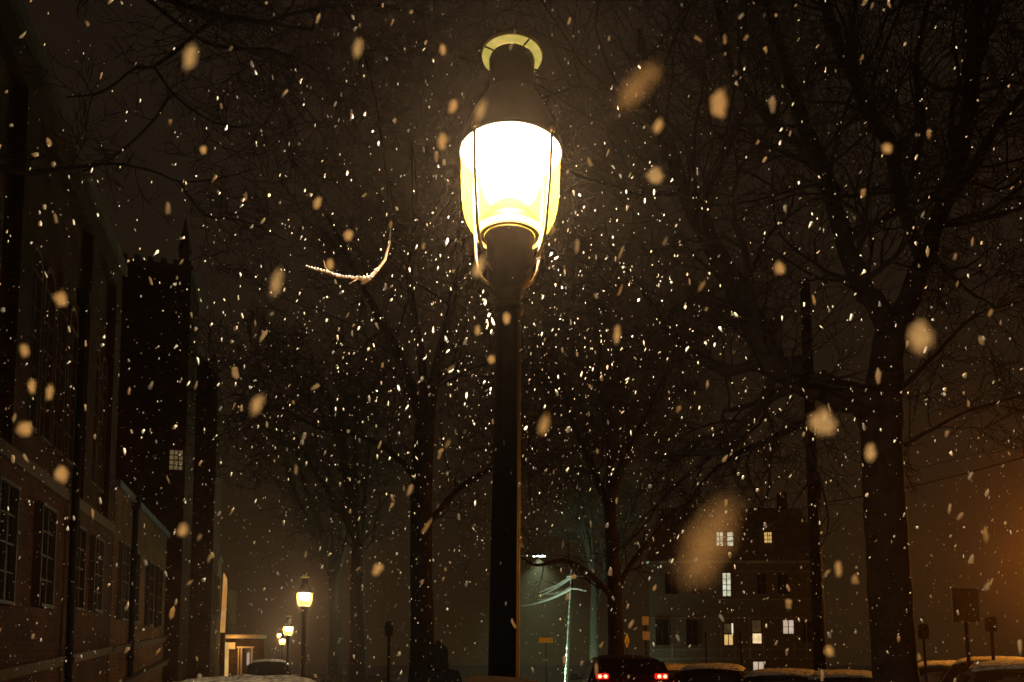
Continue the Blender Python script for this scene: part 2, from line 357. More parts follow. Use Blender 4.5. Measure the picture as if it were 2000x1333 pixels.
# ------------------------------------------------------------------ trees
def wander(p, d, Ln, n, wig, up=0.):
    pts = [p.copy()]; d = d.normalized()
    for i in range(n):
        d = (d + V((R.gauss(0, wig), R.gauss(0, wig), R.gauss(0, wig)+up))).normalized()
        p = p + d*(Ln/n); pts.append(p.copy())
    return pts, d
def grow(m, p, d, r, Ln, lev, wig=.18, up=.05, rmin=.004, dens=1.):
    n = 5 if lev > 1 else 4
    pts, de = wander(p, d, Ln, n, wig, up)
    r1 = max(r*.45, rmin*.6)
    rad = [r+(r1-r)*i/n for i in range(n+1)]
    m.tube(pts, rad, 6 if r > .03 else (4 if r > .012 else 3), cap=False)
    if lev <= 0: return
    k = max(2, int(round((2.6+R.random()*1.8)*dens)))
    for c in range(k):
        f = .25+.75*(c+R.random()*.8)/k; f = min(f, .98)
        i = min(int(f*n), n-1); q = pts[i].lerp(pts[i+1], f*n-i)
        ax = (pts[i+1]-pts[i]).normalized()
        side = ax.cross(V((R.gauss(0, 1), R.gauss(0, 1), R.gauss(0, 1)))).normalized()
        ang = math.radians(R.uniform(28, 62)); dd = ax*math.cos(ang)+side*math.sin(ang)
        rr = max(rad[i]*R.uniform(.42, .65), rmin)
        grow(m, q, dd, rr, Ln*R.uniform(.5, .78), lev-1, wig*1.1, up, rmin, dens)
    grow(m, pts[-1], de, r1, Ln*.6, lev-1, wig, up, rmin, dens)

def limb(m, pix, depth, rpx, ddepth=0., side=8, lev=3, blen=.9, kids=7, rmin=.005, up=.03):
    """a limb through real points at real distance, with branches and twigs growing from it"""
    n = len(pix); P = []
    for i, (x, y) in enumerate(pix): P.append(at(x, y, depth+ddepth*i/max(n-1, 1)))
    pts = []; rad = []
    for i in range(n-1):
        for k in range(4):
            t = k/4; a = P[max(i-1, 0)]; b = P[i]; c = P[i+1]; d = P[min(i+2, n-1)]
            q = .5*((2*b)+(c-a)*t+(2*a-5*b+4*c-d)*t*t+(3*b-a-3*c+d)*t**3)
            rr = (rpx[i]+(rpx[i+1]-rpx[i])*t)*depth/F
            q = q + V((R.gauss(0, .12), R.gauss(0, .12), R.gauss(0, .12)))*rr
            pts.append(q); rad.append(rr*(1+R.gauss(0, .05)))
    pts.append(P[-1]); rad.append(rpx[-1]*depth/F)
    m.tube(pts, rad, side, cap=True)
    for c in range(kids):
        f = R.uniform(.12, 1)*(len(pts)-2); i = int(f); ax = (pts[i+1]-pts[i]).normalized()
        sd = ax.cross(V((R.gauss(0, 1), R.gauss(0, .8), R.gauss(0, 1)))).normalized()
        ang = math.radians(R.uniform(35, 70))
        grow(m, pts[i], ax*math.cos(ang)+sd*math.sin(ang), max(rad[i]*R.uniform(.22, .42), rmin*1.6), blen*R.uniform(.6, 1.3), lev, .2, up, rmin)
    return pts

# the big forked tree on the right
tA = thing('bare_tree', 'big bare tree right of the lantern, thick low limb leaning left and a high fork', 'tree', on_ground(1745, 9.0), 0)
inv = tA.matrix_basis.inverted()
def shift(m, o):
    lo = V(o.location); m.v = [(x-lo.x, y-lo.y, z-lo.z) for x, y, z in m.v]
m = MB()
def trunkpts(pix, depth, rpx, base):
    P = [base]+[at(x, y, depth) for x, y in pix]; r = [rpx[0]*1.35*depth/F]+[q*depth/F for q in rpx]
    pts = []; rad = []
    for i in range(len(P)-1):
        for k in range(5):
            t = k/5; pts.append(P[i].lerp(P[i+1], t)+V((R.gauss(0, .004), R.gauss(0, .004), 0))); rad.append((r[i]+(r[i+1]-r[i])*t)*(1+R.gauss(0, .012)))
    pts.append(P[-1]); rad.append(r[-1]); return pts, rad
base = V(tA.location); base.z -= .2; base.x += .04
pts, rad = trunkpts([(1748, 1300), (1738, 1150), (1728, 1000), (1722, 880), (1722, 790), (1732, 700), (1744, 620)], 9.0, [41, 40, 39, 38, 40, 31, 30], base)
m.tube(pts, rad, 16)
shift(m, tA); m.build('trunk', M_bark, tA, smooth=True)
m = MB()
limb(m, [(1725, 850), (1690, 790), (1620, 765), (1560, 740), (1500, 690), (1460, 600), (1400, 500), (1350, 400), (1310, 300), (1270, 200), (1250, 60)], 9, [26, 34, 28, 27, 26, 24, 20, 17, 14, 11, 7], -.5, 12, 3, 1.5, 20)
limb(m, [(1560, 740), (1480, 715), (1420, 725), (1370, 700), (1300, 640), (1250, 560), (1200, 500)], 8.9, [14, 12, 10, 8, 7, 5, 3], .8, 8, 3, .9, 9)
limb(m, [(1510, 735), (1480, 800), (1440, 860), (1400, 885), (1330, 885), (1270, 900)], 8.9, [10, 10, 8, 7, 5, 3], .4, 8, 3, .6, 8, up=0)
limb(m, [(1735, 640), (1690, 570), (1650, 480), (1625, 380), (1590, 280), (1540, 150), (1500, 0)], 9, [22, 20, 17, 15, 12, 10, 8], -.6, 12, 3, 1.4, 17)
limb(m, [(1750, 640), (1785, 560), (1820, 470), (1850, 380), (1880, 280), (1900, 150), (1915, -40)], 9, [24, 21, 20, 18, 17, 16, 14], .5, 12, 3, 1.4, 15)
limb(m, [(1840, 400), (1900, 330), (1960, 230), (2040, 140)], 9, [12, 11, 9, 7], 0, 8, 3, 1.1, 11)
limb(m, [(1800, 510), (1760, 400), (1745, 300), (1700, 220), (1640, 90), (1600, -30)], 9.2, [12, 12, 14, 13, 12, 10], .4, 10, 3, 1.2, 13)
limb(m, [(1590, 300), (1500, 230), (1430, 130), (1400, 0)], 8.8, [9, 9, 8, 7], 0, 8, 3, 1.1, 11)
limb(m, [(1780, 350), (1800, 250), (1790, 120), (1820, -20)], 9.1, [8, 7, 6, 5], 0, 8, 3, 1.1, 9)
limb(m, [(1760, 760), (1830, 690), (1900, 620), (1990, 590)], 9, [6, 4.5, 3.5, 2], .3, 6, 3, .8, 9)
limb(m, [(1768, 870), (1820, 840), (1900, 800), (2010, 770)], 9, [5, 4, 3, 2], .3, 6, 3, .7, 7)
shift(m, tA); m.build('crown', M_bark, tA, smooth=True)

def tree(label, px, Y, rpx, pix, limbs, lev=4, blen=2., kids=12, dz=0, grp=None, rmin=.006, mat=None, name='bare_tree'):
    b = on_ground(px, Y); t = thing(name, label, 'tree', b, 0, grp); mat = mat or M_bark
    m = MB(); base = b.copy(); base.z -= .3
    pts, rad = trunkpts(pix, Y, rpx, base); m.tube(pts, rad, 12); shift(m, t); m.build('trunk', mat, t, smooth=True)
    m = MB()
    for pl, rl, dd in limbs: limb(m, pl, Y, rl, dd, 8, lev if rl[0] > 6.5 or Y > 30 else 2, blen if rl[0] > 6.5 or Y > 30 else blen*.5, kids, rmin)
    shift(m, t); m.build('crown', mat, t, smooth=True); return t
tree('straight bare tree left of the nearest lamp post, behind the hooded person', 825, 17, [24, 22, 22, 21, 20],
     [(824, 1250), (822, 1100), (822, 980), (826, 880), (832, 800)],
     [([(832, 810), (860, 700), (880, 600), (900, 480), (905, 350)], [14, 11, 8, 6, 4], -1),
      ([(828, 830), (790, 720), (740, 620), (690, 520), (640, 420)], [12, 10, 8, 6, 4], 1),
      ([(826, 950), (770, 890), (700, 850), (620, 835), (540, 790)], [8, 6, 5, 4, 2], 0),
      ([(826, 1040), (870, 980), (930, 930), (1000, 900), (1060, 860)], [7, 6, 5, 4, 2], 1),
      ([(832, 800), (820, 680), (800, 540), (810, 400), (800, 250)], [10, 8, 7, 5, 3], -1.5)], 4, 1.9, 7)
tree('bare tree right of the lamp post, behind the vehicle with red tail lights', 1203, 26, [15, 14, 13, 12],
     [(1203, 1250), (1200, 1150), (1196, 1060), (1190, 980)],
     [([(1192, 1000), (1150, 900), (1110, 800), (1080, 680)], [9, 7, 5, 3], 1),
      ([(1190, 980), (1230, 880), (1280, 780), (1330, 660)], [9, 7, 5, 3], -2),
      ([(1190, 980), (1190, 860), (1170, 740), (1180, 600)], [8, 7, 5, 3], 0),
      ([(1205, 1180), (1150, 1120), (1100, 1095), (1050, 1105), (1020, 1090)], [6, 5, 4, 3, 2], -2),
      ([(1204, 1150), (1250, 1080), (1310, 1010), (1370, 960)], [6, 5, 4, 3], 1)], 4, 2.4, 9)
# the tree whose limbs hang in from above on the left; its trunk stands outside the picture
b = V((-5.6, 7.2, gz(-5.6, 7.2))); tE = thing('overhanging_tree', 'bare tree by the brick wall whose long boughs hang across the top left', 'tree', b, 0)
m = MB(); m.tube([b+V((0, 0, -.2)), b+V((.05, 0, 1.5)), b+V((0, 0, 3)), b+V((.1, 0, 5)), b+V((.2, 0, 7.2))], [.28, .22, .2, .17, .12], 12); shift(m, tE); m.build('trunk', M_bark, tE, smooth=True)
m = MB()
limb(m, [(-220, 40), (0, -120), (150, -60), (300, -10), (430, 30), (520, 45), (610, 60)], 7.2, [16, 13, 10, 7, 6, 5, 3], 0, 8, 3, .9, 14)
limb(m, [(430, 30), (390, 60), (350, 95), (300, 130), (262, 135), (200, 180), (130, 190)], 7.2, [5, 4.5, 4, 3.5, 3, 2.2, 1.5], 0, 6, 2, .35, 7, .0035)
limb(m, [(330, 190), (300, 235), (250, 285), (200, 320), (160, 335)], 7.2, [3, 3, 2.6, 2.2, 1.4], 0, 6, 2, .3, 6, .0035)
limb(m, [(300, 130), (335, 180), (370, 210), (420, 240), (480, 250)], 7.2, [3.2, 3, 2.6, 2, 1.2], 0, 6, 2, .35, 6, .0035)
limb(m, [(-200, 250), (0, 330), (110, 330), (220, 320), (300, 335), (350, 355), (420, 350), (500, 330)], 7.2, [10, 8, 5, 3, 2.6, 2.4, 2, 1.2], .4, 6, 2, .45, 9, .0035)
limb(m, [(350, 355), (400, 420), (470, 430), (560, 470)], 7.5, [2.4, 2.2, 1.8, 1], 0, 6, 2, .45, 6, .0035)
limb(m, [(520, 45), (600, 20), (720, 10), (840, 30)], 7.3, [4, 4, 3, 2], .4, 6, 3, .6, 9, .0035)
limb(m, [(150, -60), (260, -20), (340, 40), (420, 90), (540, 100), (640, 150)], 7.4, [5, 4, 4, 3.5, 3, 2], .4, 6, 3, .6, 10, .0035)
tp = [at(x, y, 4.0) for x, y in [(700, -60), (745, 160), (738, 300), (768, 400), (762, 470), (752, 508), (737, 528), (722, 545), (690, 544), (660, 541), (640, 533), (612, 526), (590, 520)]]
tp = [at(610, 60, 7.2), at(640, -30, 7.3), at(700, 60, 7.0), at(735, 200, 6.6), at(752, 330, 6.0), at(764, 420, 5.1), at(761, 472, 4.3)]+tp[5:]
m.tube(tp[:7], [.016, .014, .012, .010, .008, .006, .0055], 7)
shift(m, tE); m.build('crown', M_bark, tE, smooth=True)
m = MB()
m.tube(tp[6:], [.0065, .0068, .0075, .009, .009, .0085, .0085, .006, .003], 7)
m.tube([at(642, 533, 4.), at(634, 520, 4.), at(632, 508, 4.02)], [.004, .003, .0015], 5); m.tube([at(700, 544, 4.), at(680, 556, 3.98)], [.003, .0015], 5)
shift(m, tE); tw = m.build('hanging_twig', M_twig, tE, smooth=True); tw['label'] = 'drooping twig lit by the lantern, snow along its top'
m = MB()
for i in range(26):
    f = i/25; k = 8+f*5.6; a = min(int(k), 13); q = tp[a].lerp(tp[a+1], k-a)
    rr = .0065*R.uniform(.7, 1.25)*(1-.4*f); q = q+V((0, -.002, rr*.8+.003))
    m.lathe([(.001, -rr*.6), (rr*1.2, -rr*.3), (rr*1.3, .0), (rr*.8, rr*.55), (.001, rr*.8)], 7, q)
shift(m, tE); m.build('snow_ridge', M_snow, tw, smooth=True)

# trees along the street, farther off
far = [(700, 46, 15, 1060, 'slim bare tree between the small lanterns and the straight tree', 1),
       (655, 60, 12, 1110, 'far bare tree faintly lit, beside the second lantern post', 2),
       (1160, 66, 8, 1130, 'small bare tree right of the snowy leaning utility pole', 5),]
for px, Y, rp, fy, lab, sd in far:
    R.seed(100+sd); lm = []
    for k in range(6):
        dx = R.uniform(-190, 190)*34/Y; hy = (fy-R.uniform(230, 480)*34/Y)
        y0 = fy+R.uniform(0, 70)
        lm.append(([(px, y0), (px+dx*.35, y0-(y0-hy)*.4), (px+dx*.75, y0-(y0-hy)*.72), (px+dx, hy)], [rp*.55, rp*.42, rp*.3, rp*.15], R.uniform(-2, 2)))
    tree(lab, px, Y, [rp, rp*.9, rp*.8], [(px, 1240), (px+R.uniform(-4, 4), (1240+fy)/2), (px, fy)], lm, 3, 2.6, 6, grp='bare trees beyond the lamp posts', rmin=.012, mat=M_barkf)
R.seed(5)

# ------------------------------------------------------------------ brick building on the left, in street coordinates
RZ = math.pi/2+SA
def bthing(name, label, cat, s, l, z=-2.2, g=None): return thing(name, label, cat, st(s, l, z), RZ, g)
Z0 = 2.2
def window_rect(parent, x0, x1, z0, z1, y, nx, nz, arch=False, mat=None, fw=.07, name='window', lit=None, panelabel=None):
    """frame in the local xz plane at depth y (front towards -y) with a pane set back behind it"""
    f = MB()
    f.box((x0-fw, y-.06, z0-fw), (x0, y+.10, z1+fw)); f.box((x1, y-.06, z0-fw), (x1+fw, y+.10, z1+fw))
    f.box((x0, y-.06, z1), (x1, y+.10, z1+fw)); f.box((x0-.001, y-.10, z0-fw), (x1+.001, y+.10, z0))
    for i in range(1, nx): xm = x0+(x1-x0)*i/nx; f.box((xm-fw*.3, y-.03, z0), (xm+fw*.3, y+.06, z1))
    for i in range(1, nz): zm = z0+(z1-z0)*i/nz; f.box((x0, y-.022, zm-fw*.28), (x1, y+.05, zm+fw*.28))
    if arch:
        n = 10; cx = (x0+x1)/2; r = (x1-x0)/2+fw
        for i in range(n):
            a0, a1 = math.pi*i/n, math.pi*(i+1)/n
            po = [(cx+r*math.cos(a0), z1+fw+r*1.25*math.sin(a0)), (cx+r*math.cos(a1), z1+fw+r*1.25*math.sin(a1)),
                  (cx+(r-.12)*math.cos(a1), z1+fw+(r-.12)*1.25*math.sin(a1)), (cx+(r-.12)*math.cos(a0), z1+fw+(r-.12)*1.25*math.sin(a0))]
            f.prism(po, y-.06, y+.10)
    o = f.build(name, mat or M_stone, parent)
    MB().box((x0, y+.062, z0), (x1, y+.08, z1)).build('pane', lit or M_dglass, o)
    return o
# main block: s 8..29.8, h = 2.46*5.5+1.6
B1 = bthing('brick_building', 'tall dark brick building at the left edge with stone-framed windows', 'building', 0, 5.5)
H1 = 2.46*5.5+1.6+Z0-.2
wl = MB(); wl.box((6, .25, 0), (29.8, 14, H1)); 
wl.box((6, .0, 0), (29.8, .25, 7.9))
for s0 in (6, 12.5, 19, 25.4, 28.9): wl.box((s0, 0, 7.9), (s0+.95, .25, H1-1.2))
wl.box((6, .0, H1-1.2), (29.8, .25, H1-.35))
wl.build('wall', M_brick, B1)
MB().box((5.9, -.12, H1-.35), (29.95, .5, H1)).build('coping', M_stone, B1)
MB().box((6, -.08, 7.75), (29.8, .0, 8.05)).build('string_course', M_stone, B1)
for s0 in (7.1, 13.6, 20.1, 26.5):
    nwin = 4 if s0 < 26 else 2
    for k in range(nwin):
        x0 = s0+.15+k*1.18; window_rect(B1, x0+.12, x0+1.0, 9.0, 12.6, .22, 2, 5, True)
pl = MB()
for (sa, za, sb_, zb, hh, dp) in ((24, 4.45-.05, 29.8, 4.9, .22, .14), ): pass
# lower windows and rising ledges (the plinth steps up the slope)
for s0 in (9, 12, 15, 18, 21, 24.2, 26.6):
    window_rect(B1, s0, s0+1.1, 4.9+(s0-20)*.03, 7.2, -.095, 2, 4, mat=M_frame)
def ledge(parent, s0, s1, z0, z1, h, d, mat, y0=0):
    m = MB(); m.add([(s0, y0, z0), (s1, y0, z1), (s1, y0-d, z1), (s0, y0-d, z0), (s0, y0, z0-h), (s1, y0, z1-h), (s1, y0-d*.6, z1-h), (s0, y0-d*.6, z0-h)],
                    [(0,1,2,3),(7,6,5,4),(3,2,6,7),(0,4,5,1),(0,3,7,4),(1,5,6,2)])
    return m.build('ledge', mat, parent)
ledge(B1, 6, 29.78, 2.85, 4.02, .25, .16, M_stone)
ledge(B1, 6, 29.78, 1.45, 2.75, .3, .30, M_stone)
def pipe(s, l, z1, label):
    t = bthing('drainpipe', label, 'drainpipe', s, l, -.6, 'drainpipes on the brick wall')
    q = MB(); q.tube([(0, 0, 0), (0, 0, z1)], .10, 12); q.lathe([(.10, -.0), (.135, .02), (.135, .16), (.10, .18)], 10, (0, 0, 1.9)); q.lathe([(.10, 0), (.135, .02), (.135, .16), (.10, .18)], 10, (0, 0, 5.5)); q.build('pipe', M_iron2, t, smooth=True)
    q = MB(); q.prism([(-.12, 0), (.12, 0), (.22, .4), (-.22, .4)], -.15, .15); 
    q.v = [(x, y, z+z1) for x, y, z in q.v]; q.build('hopper', M_iron2, t)
pipe(23.7, 5.30, 11.5, 'thick dark drainpipe on the tall brick building, nearest the camera')
pipe(33.2, 5.36, 7.6, 'thinner drainpipe on the lower wing, right of the thick one')
# lower wing
B2 = bthing('brick_wing', 'lower brick wing with faintly lit stone ledges, between the tall block and the tower', 'building', 30.0, 5.5)
HW = 9.4
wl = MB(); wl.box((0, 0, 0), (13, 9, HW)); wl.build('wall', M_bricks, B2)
MB().box((0, -.15, HW), (13, 9, HW+.25)).build('roof', M_slate, B2)
for s0 in (1.0, 3.3, 7.0, 9.6):
    window_rect(B2, s0, s0+1.2, 5.0, 7.6, -.095, 2, 4, mat=M_frame)
ledge(B2, 0, 13, 4.0, 4.6, .25, .18, M_stone); ledge(B2, 0, 13, 2.72, 3.5, .3, .32, M_stone)
# tower
B3 = bthing('brick_tower', 'flat-topped square brick tower with a corner pinnacle and one dim lit window', 'tower', 43.2, 4.8)
Yt = st(43.2, 4.8).y; HT = (1275-488)/1600*Yt+1.6+2.2
MB().box((0, 0, 0), (4, 3.4, HT-.5)).build('wall', M_brick, B3)
q = MB(); q.box((-.1, -.1, HT-.5), (4.1, 3.5, HT-.25))
for k in range(6): q.box((-.1, -.1+.6*k+.1, HT-.25), (.25, .25+.6*k, HT+.02))
q.build('parapet', M_stone, B3)
q = MB(); q.box((-.05, .12, HT-.2), (.5, .62, HT+.6)); q.lathe([(.36, 0), (.25, .5), (.12, 1.2), (.03, 1.75), (.001, 1.8)], 8, (.22, .37, HT+.6)); q.build('pinnacle', M_stone, B3)
M_dimwin = emit('dim_window', (.30, .20, .09), .45, (.22, .15, .07), 2)
# its small lit window faces the camera: frame on the -x face
def window_x(parent, x, y0, y1, z0, z1, ny, nz, lit, mat):
    f = MB(); fw = .07
    f.box((x-.10, y0-fw, z0-fw), (x+.02, y0, z1+fw)); f.box((x-.10, y1, z0-fw), (x+.02, y1+fw, z1+fw)); f.box((x-.10, y0, z1), (x+.02, y1, z1+fw)); f.box((x-.14, y0, z0-fw), (x+.02, y1, z0))
    for i in range(1, ny): q = y0+(y1-y0)*i/ny; f.box((x-.07, q-.02, z0), (x-.02, q+.02, z1))
    for i in range(1, nz): q = z0+(z1-z0)*i/nz; f.box((x-.065, y0, q-.02), (x-.02, y1, q+.02))
    o = f.build('window', mat, parent); MB().box((x-.018, y0, z0), (x-.004, y1, z1)).build('pane', lit, o); return o
zc = (1275-896)/1600*Yt+1.6+2.2
window_x(B3, 0, .12, .72, zc-.5, zc+.5, 3, 4, M_dimwin, M_frame)
# gabled block beyond the tower
B4 = bthing('gabled_block', 'dark gabled brick block beyond the tower, sloping shoulder on its street side', 'building', 48, 3.75)
Yg = st(48, 3.75).y; HG = (1275-735)/1600*Yg+3.8
q = MB(); q.prism([(0, 0), (0, HG), (.5, HG+.9), (1.2, HG+1.3), (3.4, HG+1.3), (3.4, 0)], 0, 5, 'x'); q.build('wall', M_brick, B4)
q = MB(); q.prism([(-.08, HG), (-.08, HG+.15), (.45, HG+1.08), (1.2, HG+1.48), (1.2, HG+1.32), (.5, HG+.92)], -.06, 5, 'x'); q.build('coping', M_stone, B4)
for k in range(2): window_rect(B4, 1+k*1.8, 2+k*1.8, 6, 8.2, -.09, 2, 3)
B5 = bthing('porch_wing', 'low brick wing beside the lit entrance', 'building', 51.5, 3.72)
Yp = st(51.5, 3.72).y
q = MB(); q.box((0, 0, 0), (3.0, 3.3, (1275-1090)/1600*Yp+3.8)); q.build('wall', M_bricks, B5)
q = MB(); q.box((-.08, -.08, (1275-1090)/1600*Yp+3.8), (3.0, 3.3, (1275-1090)/1600*Yp+4.0)); q.build('coping', M_stone, B5)
window_x(B5, 0, .9, 1.7, 3.3, 4.6, 2, 3, M_dglass, M_stone)

# lit entrance
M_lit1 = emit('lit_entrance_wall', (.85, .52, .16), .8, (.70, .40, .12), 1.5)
M_cream = pbr('cream_panel', (.6, .42, .2), .6, 0, 4, (.5, .34, .15))
EY = 52.0
Ep = at(470, 1290, EY); ent = thing('entrance_porch', 'lit entrance porch with a flat canopy and glowing side panel, left of the dark van', 'porch', (Ep.x, EY, gz(Ep.x, EY)), 0)
def ex(px): return (px-470)/F*EY
def ez(py): return at(470, py, EY).z-gz(Ep.x, EY)
MB().box((ex(436), -.2, ez(1247)), (ex(505), 1.6, ez(1240))).build('canopy', M_cream, ent)
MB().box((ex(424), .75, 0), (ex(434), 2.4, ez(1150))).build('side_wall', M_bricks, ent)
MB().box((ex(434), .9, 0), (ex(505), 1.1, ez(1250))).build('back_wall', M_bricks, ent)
MB().box((ex(432.5), .2, 0), (ex(443), .34, ez(1255))).build('lit_panel', M_lit1, ent)
MB().box((ex(443), .22, ez(1268)), (ex(456), .34, ez(1255))).build('transom', M_cream, ent)
dr = MB(); dr.box((ex(471), .84, 0), (ex(482), .9, ez(1262))); dor = dr.build('door', pbr('door_paint', (.05, .035, .02), .5), ent)
MB().box((ex(473.5), .825, ez(1300)), (ex(479), .838, ez(1275))).build('pane', emit('door_pane_glow', (.75, .5, .42), .55), dor)
for p in (461, 466.5, 487): MB().box((ex(p), .3, 0), (ex(p+2.4), .42, ez(1263))).build('post', M_cream, ent)
MB().box((ex(459), .28, ez(1266)), (ex(492), .44, ez(1263))).build('beam', M_cream, ent)
lamp('porch_light', (ex(458), -.6, ez(1262)), 55, (1, .62, .25), .08, ent)
bp = at(437, 1180, 50.5); bn = thing('lit_pillar', 'tall narrow orange lit pillar rising above the entrance canopy', 'pillar', (bp.x, 50.5, gz(bp.x, 50.5)), 0)
bz = lambda py: at(437, py, 50.5).z-gz(bp.x, 50.5)
MB().box((-.13, -.1, 0), (.13, .1, bz(1236))).build('base', M_bricks, bn)
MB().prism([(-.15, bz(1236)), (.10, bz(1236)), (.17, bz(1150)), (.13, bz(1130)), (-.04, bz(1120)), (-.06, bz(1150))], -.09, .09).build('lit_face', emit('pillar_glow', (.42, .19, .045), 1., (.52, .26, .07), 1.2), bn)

# ------------------------------------------------------------------ house on the right
HY = 52.0; hp = on_ground(1430, HY); hz0 = hp.z
house = thing('dark_house', 'dark four-storey house with scattered lit windows, behind the parked cars', 'house', hp, 0)
def hx(px): return (px-1430)/F*HY
def hz(py): return at(1430, py, HY).z-hz0
MB().prism([(hx(1268), 0), (hx(1607), 0), (hx(1607), 9), (hx(1268)+2.0, 9)], -1, hz(1098), 'z').build('wall', M_wood, house)
q = MB(); zt, ze = hz(985), hz(1098)
q.add([(hx(1262), -.25, ze), (hx(1613), -.25, ze), (hx(1613), 9.2, ze), (hx(1262)+2.1, 9.2, ze), (hx(1300), 1.4, zt), (hx(1585), 1.4, zt), (hx(1585), 8, zt), (hx(1300)+1.6, 8, zt)],
      [(0,3,2,1),(4,5,6,7),(0,1,5,4),(1,2,6,5),(2,3,7,6),(3,0,4,7)])
rf = q.build('roof', M_slate, house)
MB().box((hx(1290), -.3, hz(1100)), (hx(1610), -.01, hz(1096))).build('gutter', M_trim, house)
ch = MB(); ch.box((hx(1560), 3, zt), (hx(1575), 3.7, zt+1.4)); ch.build('chimney', M_brick, rf)
for py, xa, xb in ((1116, 1435, 1600), (1171, 1400, 1600), (1207, 1270, 1605), (1268, 1275, 1600), (1286, 1275, 1600)):
    MB().box((hx(xa), -.035, hz(py+1.2)), (hx(xb), -.005, hz(py-.6))).build('trim_board', M_trim, house)
for px in (1312, 1408, 1434, 1464, 1490, 1550, 1574):
    MB().box((hx(px)-.03, -.033, hz(1285)), (hx(px)+.03, -.004, hz(1208))).build('trim_board', M_trim, house)
W1 = emit('window_warm_white', (1., .80, .46), 1.0, (.80, .55, .24), 2.2)
W2 = emit('window_cool_white', (.85, .86, .66), .9, (.55, .52, .34), 2.5)
W3 = emit('window_amber', (.95, .62, .20), .85, (.75, .45, .14), 2)
W4 = emit('window_pale_shade', (.85, .66, .50), .75, (.68, .50, .36), 2)
W5 = emit('window_dim_brown', (.10, .06, .02), .7, (.05, .03, .012), 3)
def hwin(x0, x1, y0, y1, nx, nz, lit, y=-.09, mat=None, parent=None): return window_rect(parent or house, hx(x0), hx(x1), hz(y1), hz(y0), y, nx, nz, False, mat or M_frame, .05, lit=lit)
# dormers
for (xa, xb) in ((1396, 1443), (1488, 1518)):
    q = MB(); q.box((hx(xa), .05, hz(1078)), (hx(xb), 2.4, hz(1034))); q.prism([(hx(xa)-.15, hz(1034)), (hx(xb)+.15, hz(1034)), ((hx(xa)+hx(xb))/2, hz(1018))], -.1, 2.4); q.build('dormer', M_wood, rf)
hwin(1402, 1415, 1040, 1067, 2, 3, W2, -.04); hwin(1423, 1435, 1040, 1067, 1, 3, W2, -.04)
hwin(1496, 1511, 1040, 1061, 2, 3, W3, -.04)
hwin(1412, 1428, 1120, 1165, 2, 4, W2)
hwin(1413, 1430, 1219, 1237, 1, 1, W5); hwin(1413, 1430, 1240, 1260, 2, 1, W3)
MB().box((hx(1427.5), -.19, hz(1239.6)), (hx(1430), -.151, hz(1218))).build('blind', emit('blind_lit_edge', (1, .9, .7), 1.0), house)
hwin(1468, 1485, 1212, 1235, 1, 1, W5); hwin(1468, 1486, 1238, 1257, 1, 1, W1)
hwin(1528, 1549, 1212, 1238, 2, 2, W4)
hwin(1468, 1489, 1293, 1312, 2, 1, W4)
for (a, b_, c, d) in ((1280, 1305, 1212, 1260), (1340, 1362, 1212, 1260), (1480, 1497, 1122, 1160), (1520, 1540, 1122, 1160), (1300, 1322, 1122, 1160), (1350, 1372, 1122, 1160), (1565, 1585, 1215, 1255)):
    hwin(a, b_, c, d, 2, 2, None)

# ------------------------------------------------------------------ poles, wires, signs
up = thing('utility_pole', 'tall dark wooden utility pole standing left of the big forked tree', 'pole', on_ground(1601, 16.5), 0)
pt = at(1572, 560, 16.5)-V(up.location)
MB().tube([(0, 0, -.3), pt*.5, pt], [.135, .12, .10], 14).build('pole', M_iron2, up, smooth=True)
MB().lathe([(.11, -.02), (.115, .0), (.115, .10), (.09, .14), (.001, .16)], 14, pt).build('pole_cap', M_iron2, up, smooth=True)
MB().box((pt.x*.55-.16, -.17, pt.z*.55-.3), (pt.x*.55+.10, -.10, pt.z*.55+.25)).build('junction_box', M_iron2, up, bevel=.01)
def wire(name, a, b, sag, r, label, mat=M_rubber, grp=None, n=24):
    pts = []
    for i in range(n+1):
        f = i/n; p = a.lerp(b, f); p = p+V((0, 0, -sag*4*f*(1-f))); pts.append(p)
    o = a.copy(); m = MB(); m.tube([p-o for p in pts], r, 6); ob = m.build(name, mat, None, smooth=True); ob.location = o
    return tag(ob, label, 'cable', grp)
wire('overhead_cable', at(1590, 985, 16.4), at(2120, 855, 13), .12, .016, 'thick dark cable running right from the wooden pole, lowest one')
wire('overhead_cable', at(1588, 955, 16.4), at(2120, 825, 13), .1, .006, 'thin dark cable above the thick one, right of the wooden pole')
wire('overhead_cable', at(1590, 985, 16.4), at(1210, 1115, 40), .3, .012, 'thin cable sloping down left from the wooden pole to the street')
# snowy leaning pole with iced wires, lit by the green-white street light
PY = 66
lp = thing('leaning_pole', 'leaning utility pole crusted with snow under the green-white street light', 'pole', on_ground(1104, PY), 0)
tpz = at(1118, 1112, PY)-V(lp.location)
MB().tube([(0, 0, -.3), tpz*.5, tpz], [.15, .13, .11], 10).build('pole', M_iron2, lp, smooth=True)
q = MB()
q.tube([tpz*(i/70)+V((-.09, -.08, 0)) for i in range(71)], [R.choice((.015, .03, .06, .09)) for i in range(71)], 7)
q.build('snow_crust', M_snow, lp, smooth=True)
for (x0, y0, x1, y1) in ((1106, 1127, 1140, 1127), (1112, 1150, 1145, 1155)):
    a = at(x0, y0, PY-.2)-V(lp.location); b_ = at(x1, y1, PY-.2)-V(lp.location)
    MB().tube([a, a.lerp(b_, .5)+V((0, 0, .08)), b_], [.07, .07, .05], 8).build('crossarm', M_snow, lp, smooth=True)
a1 = at(1118, 1126, PY); a2 = at(1114, 1150, PY)
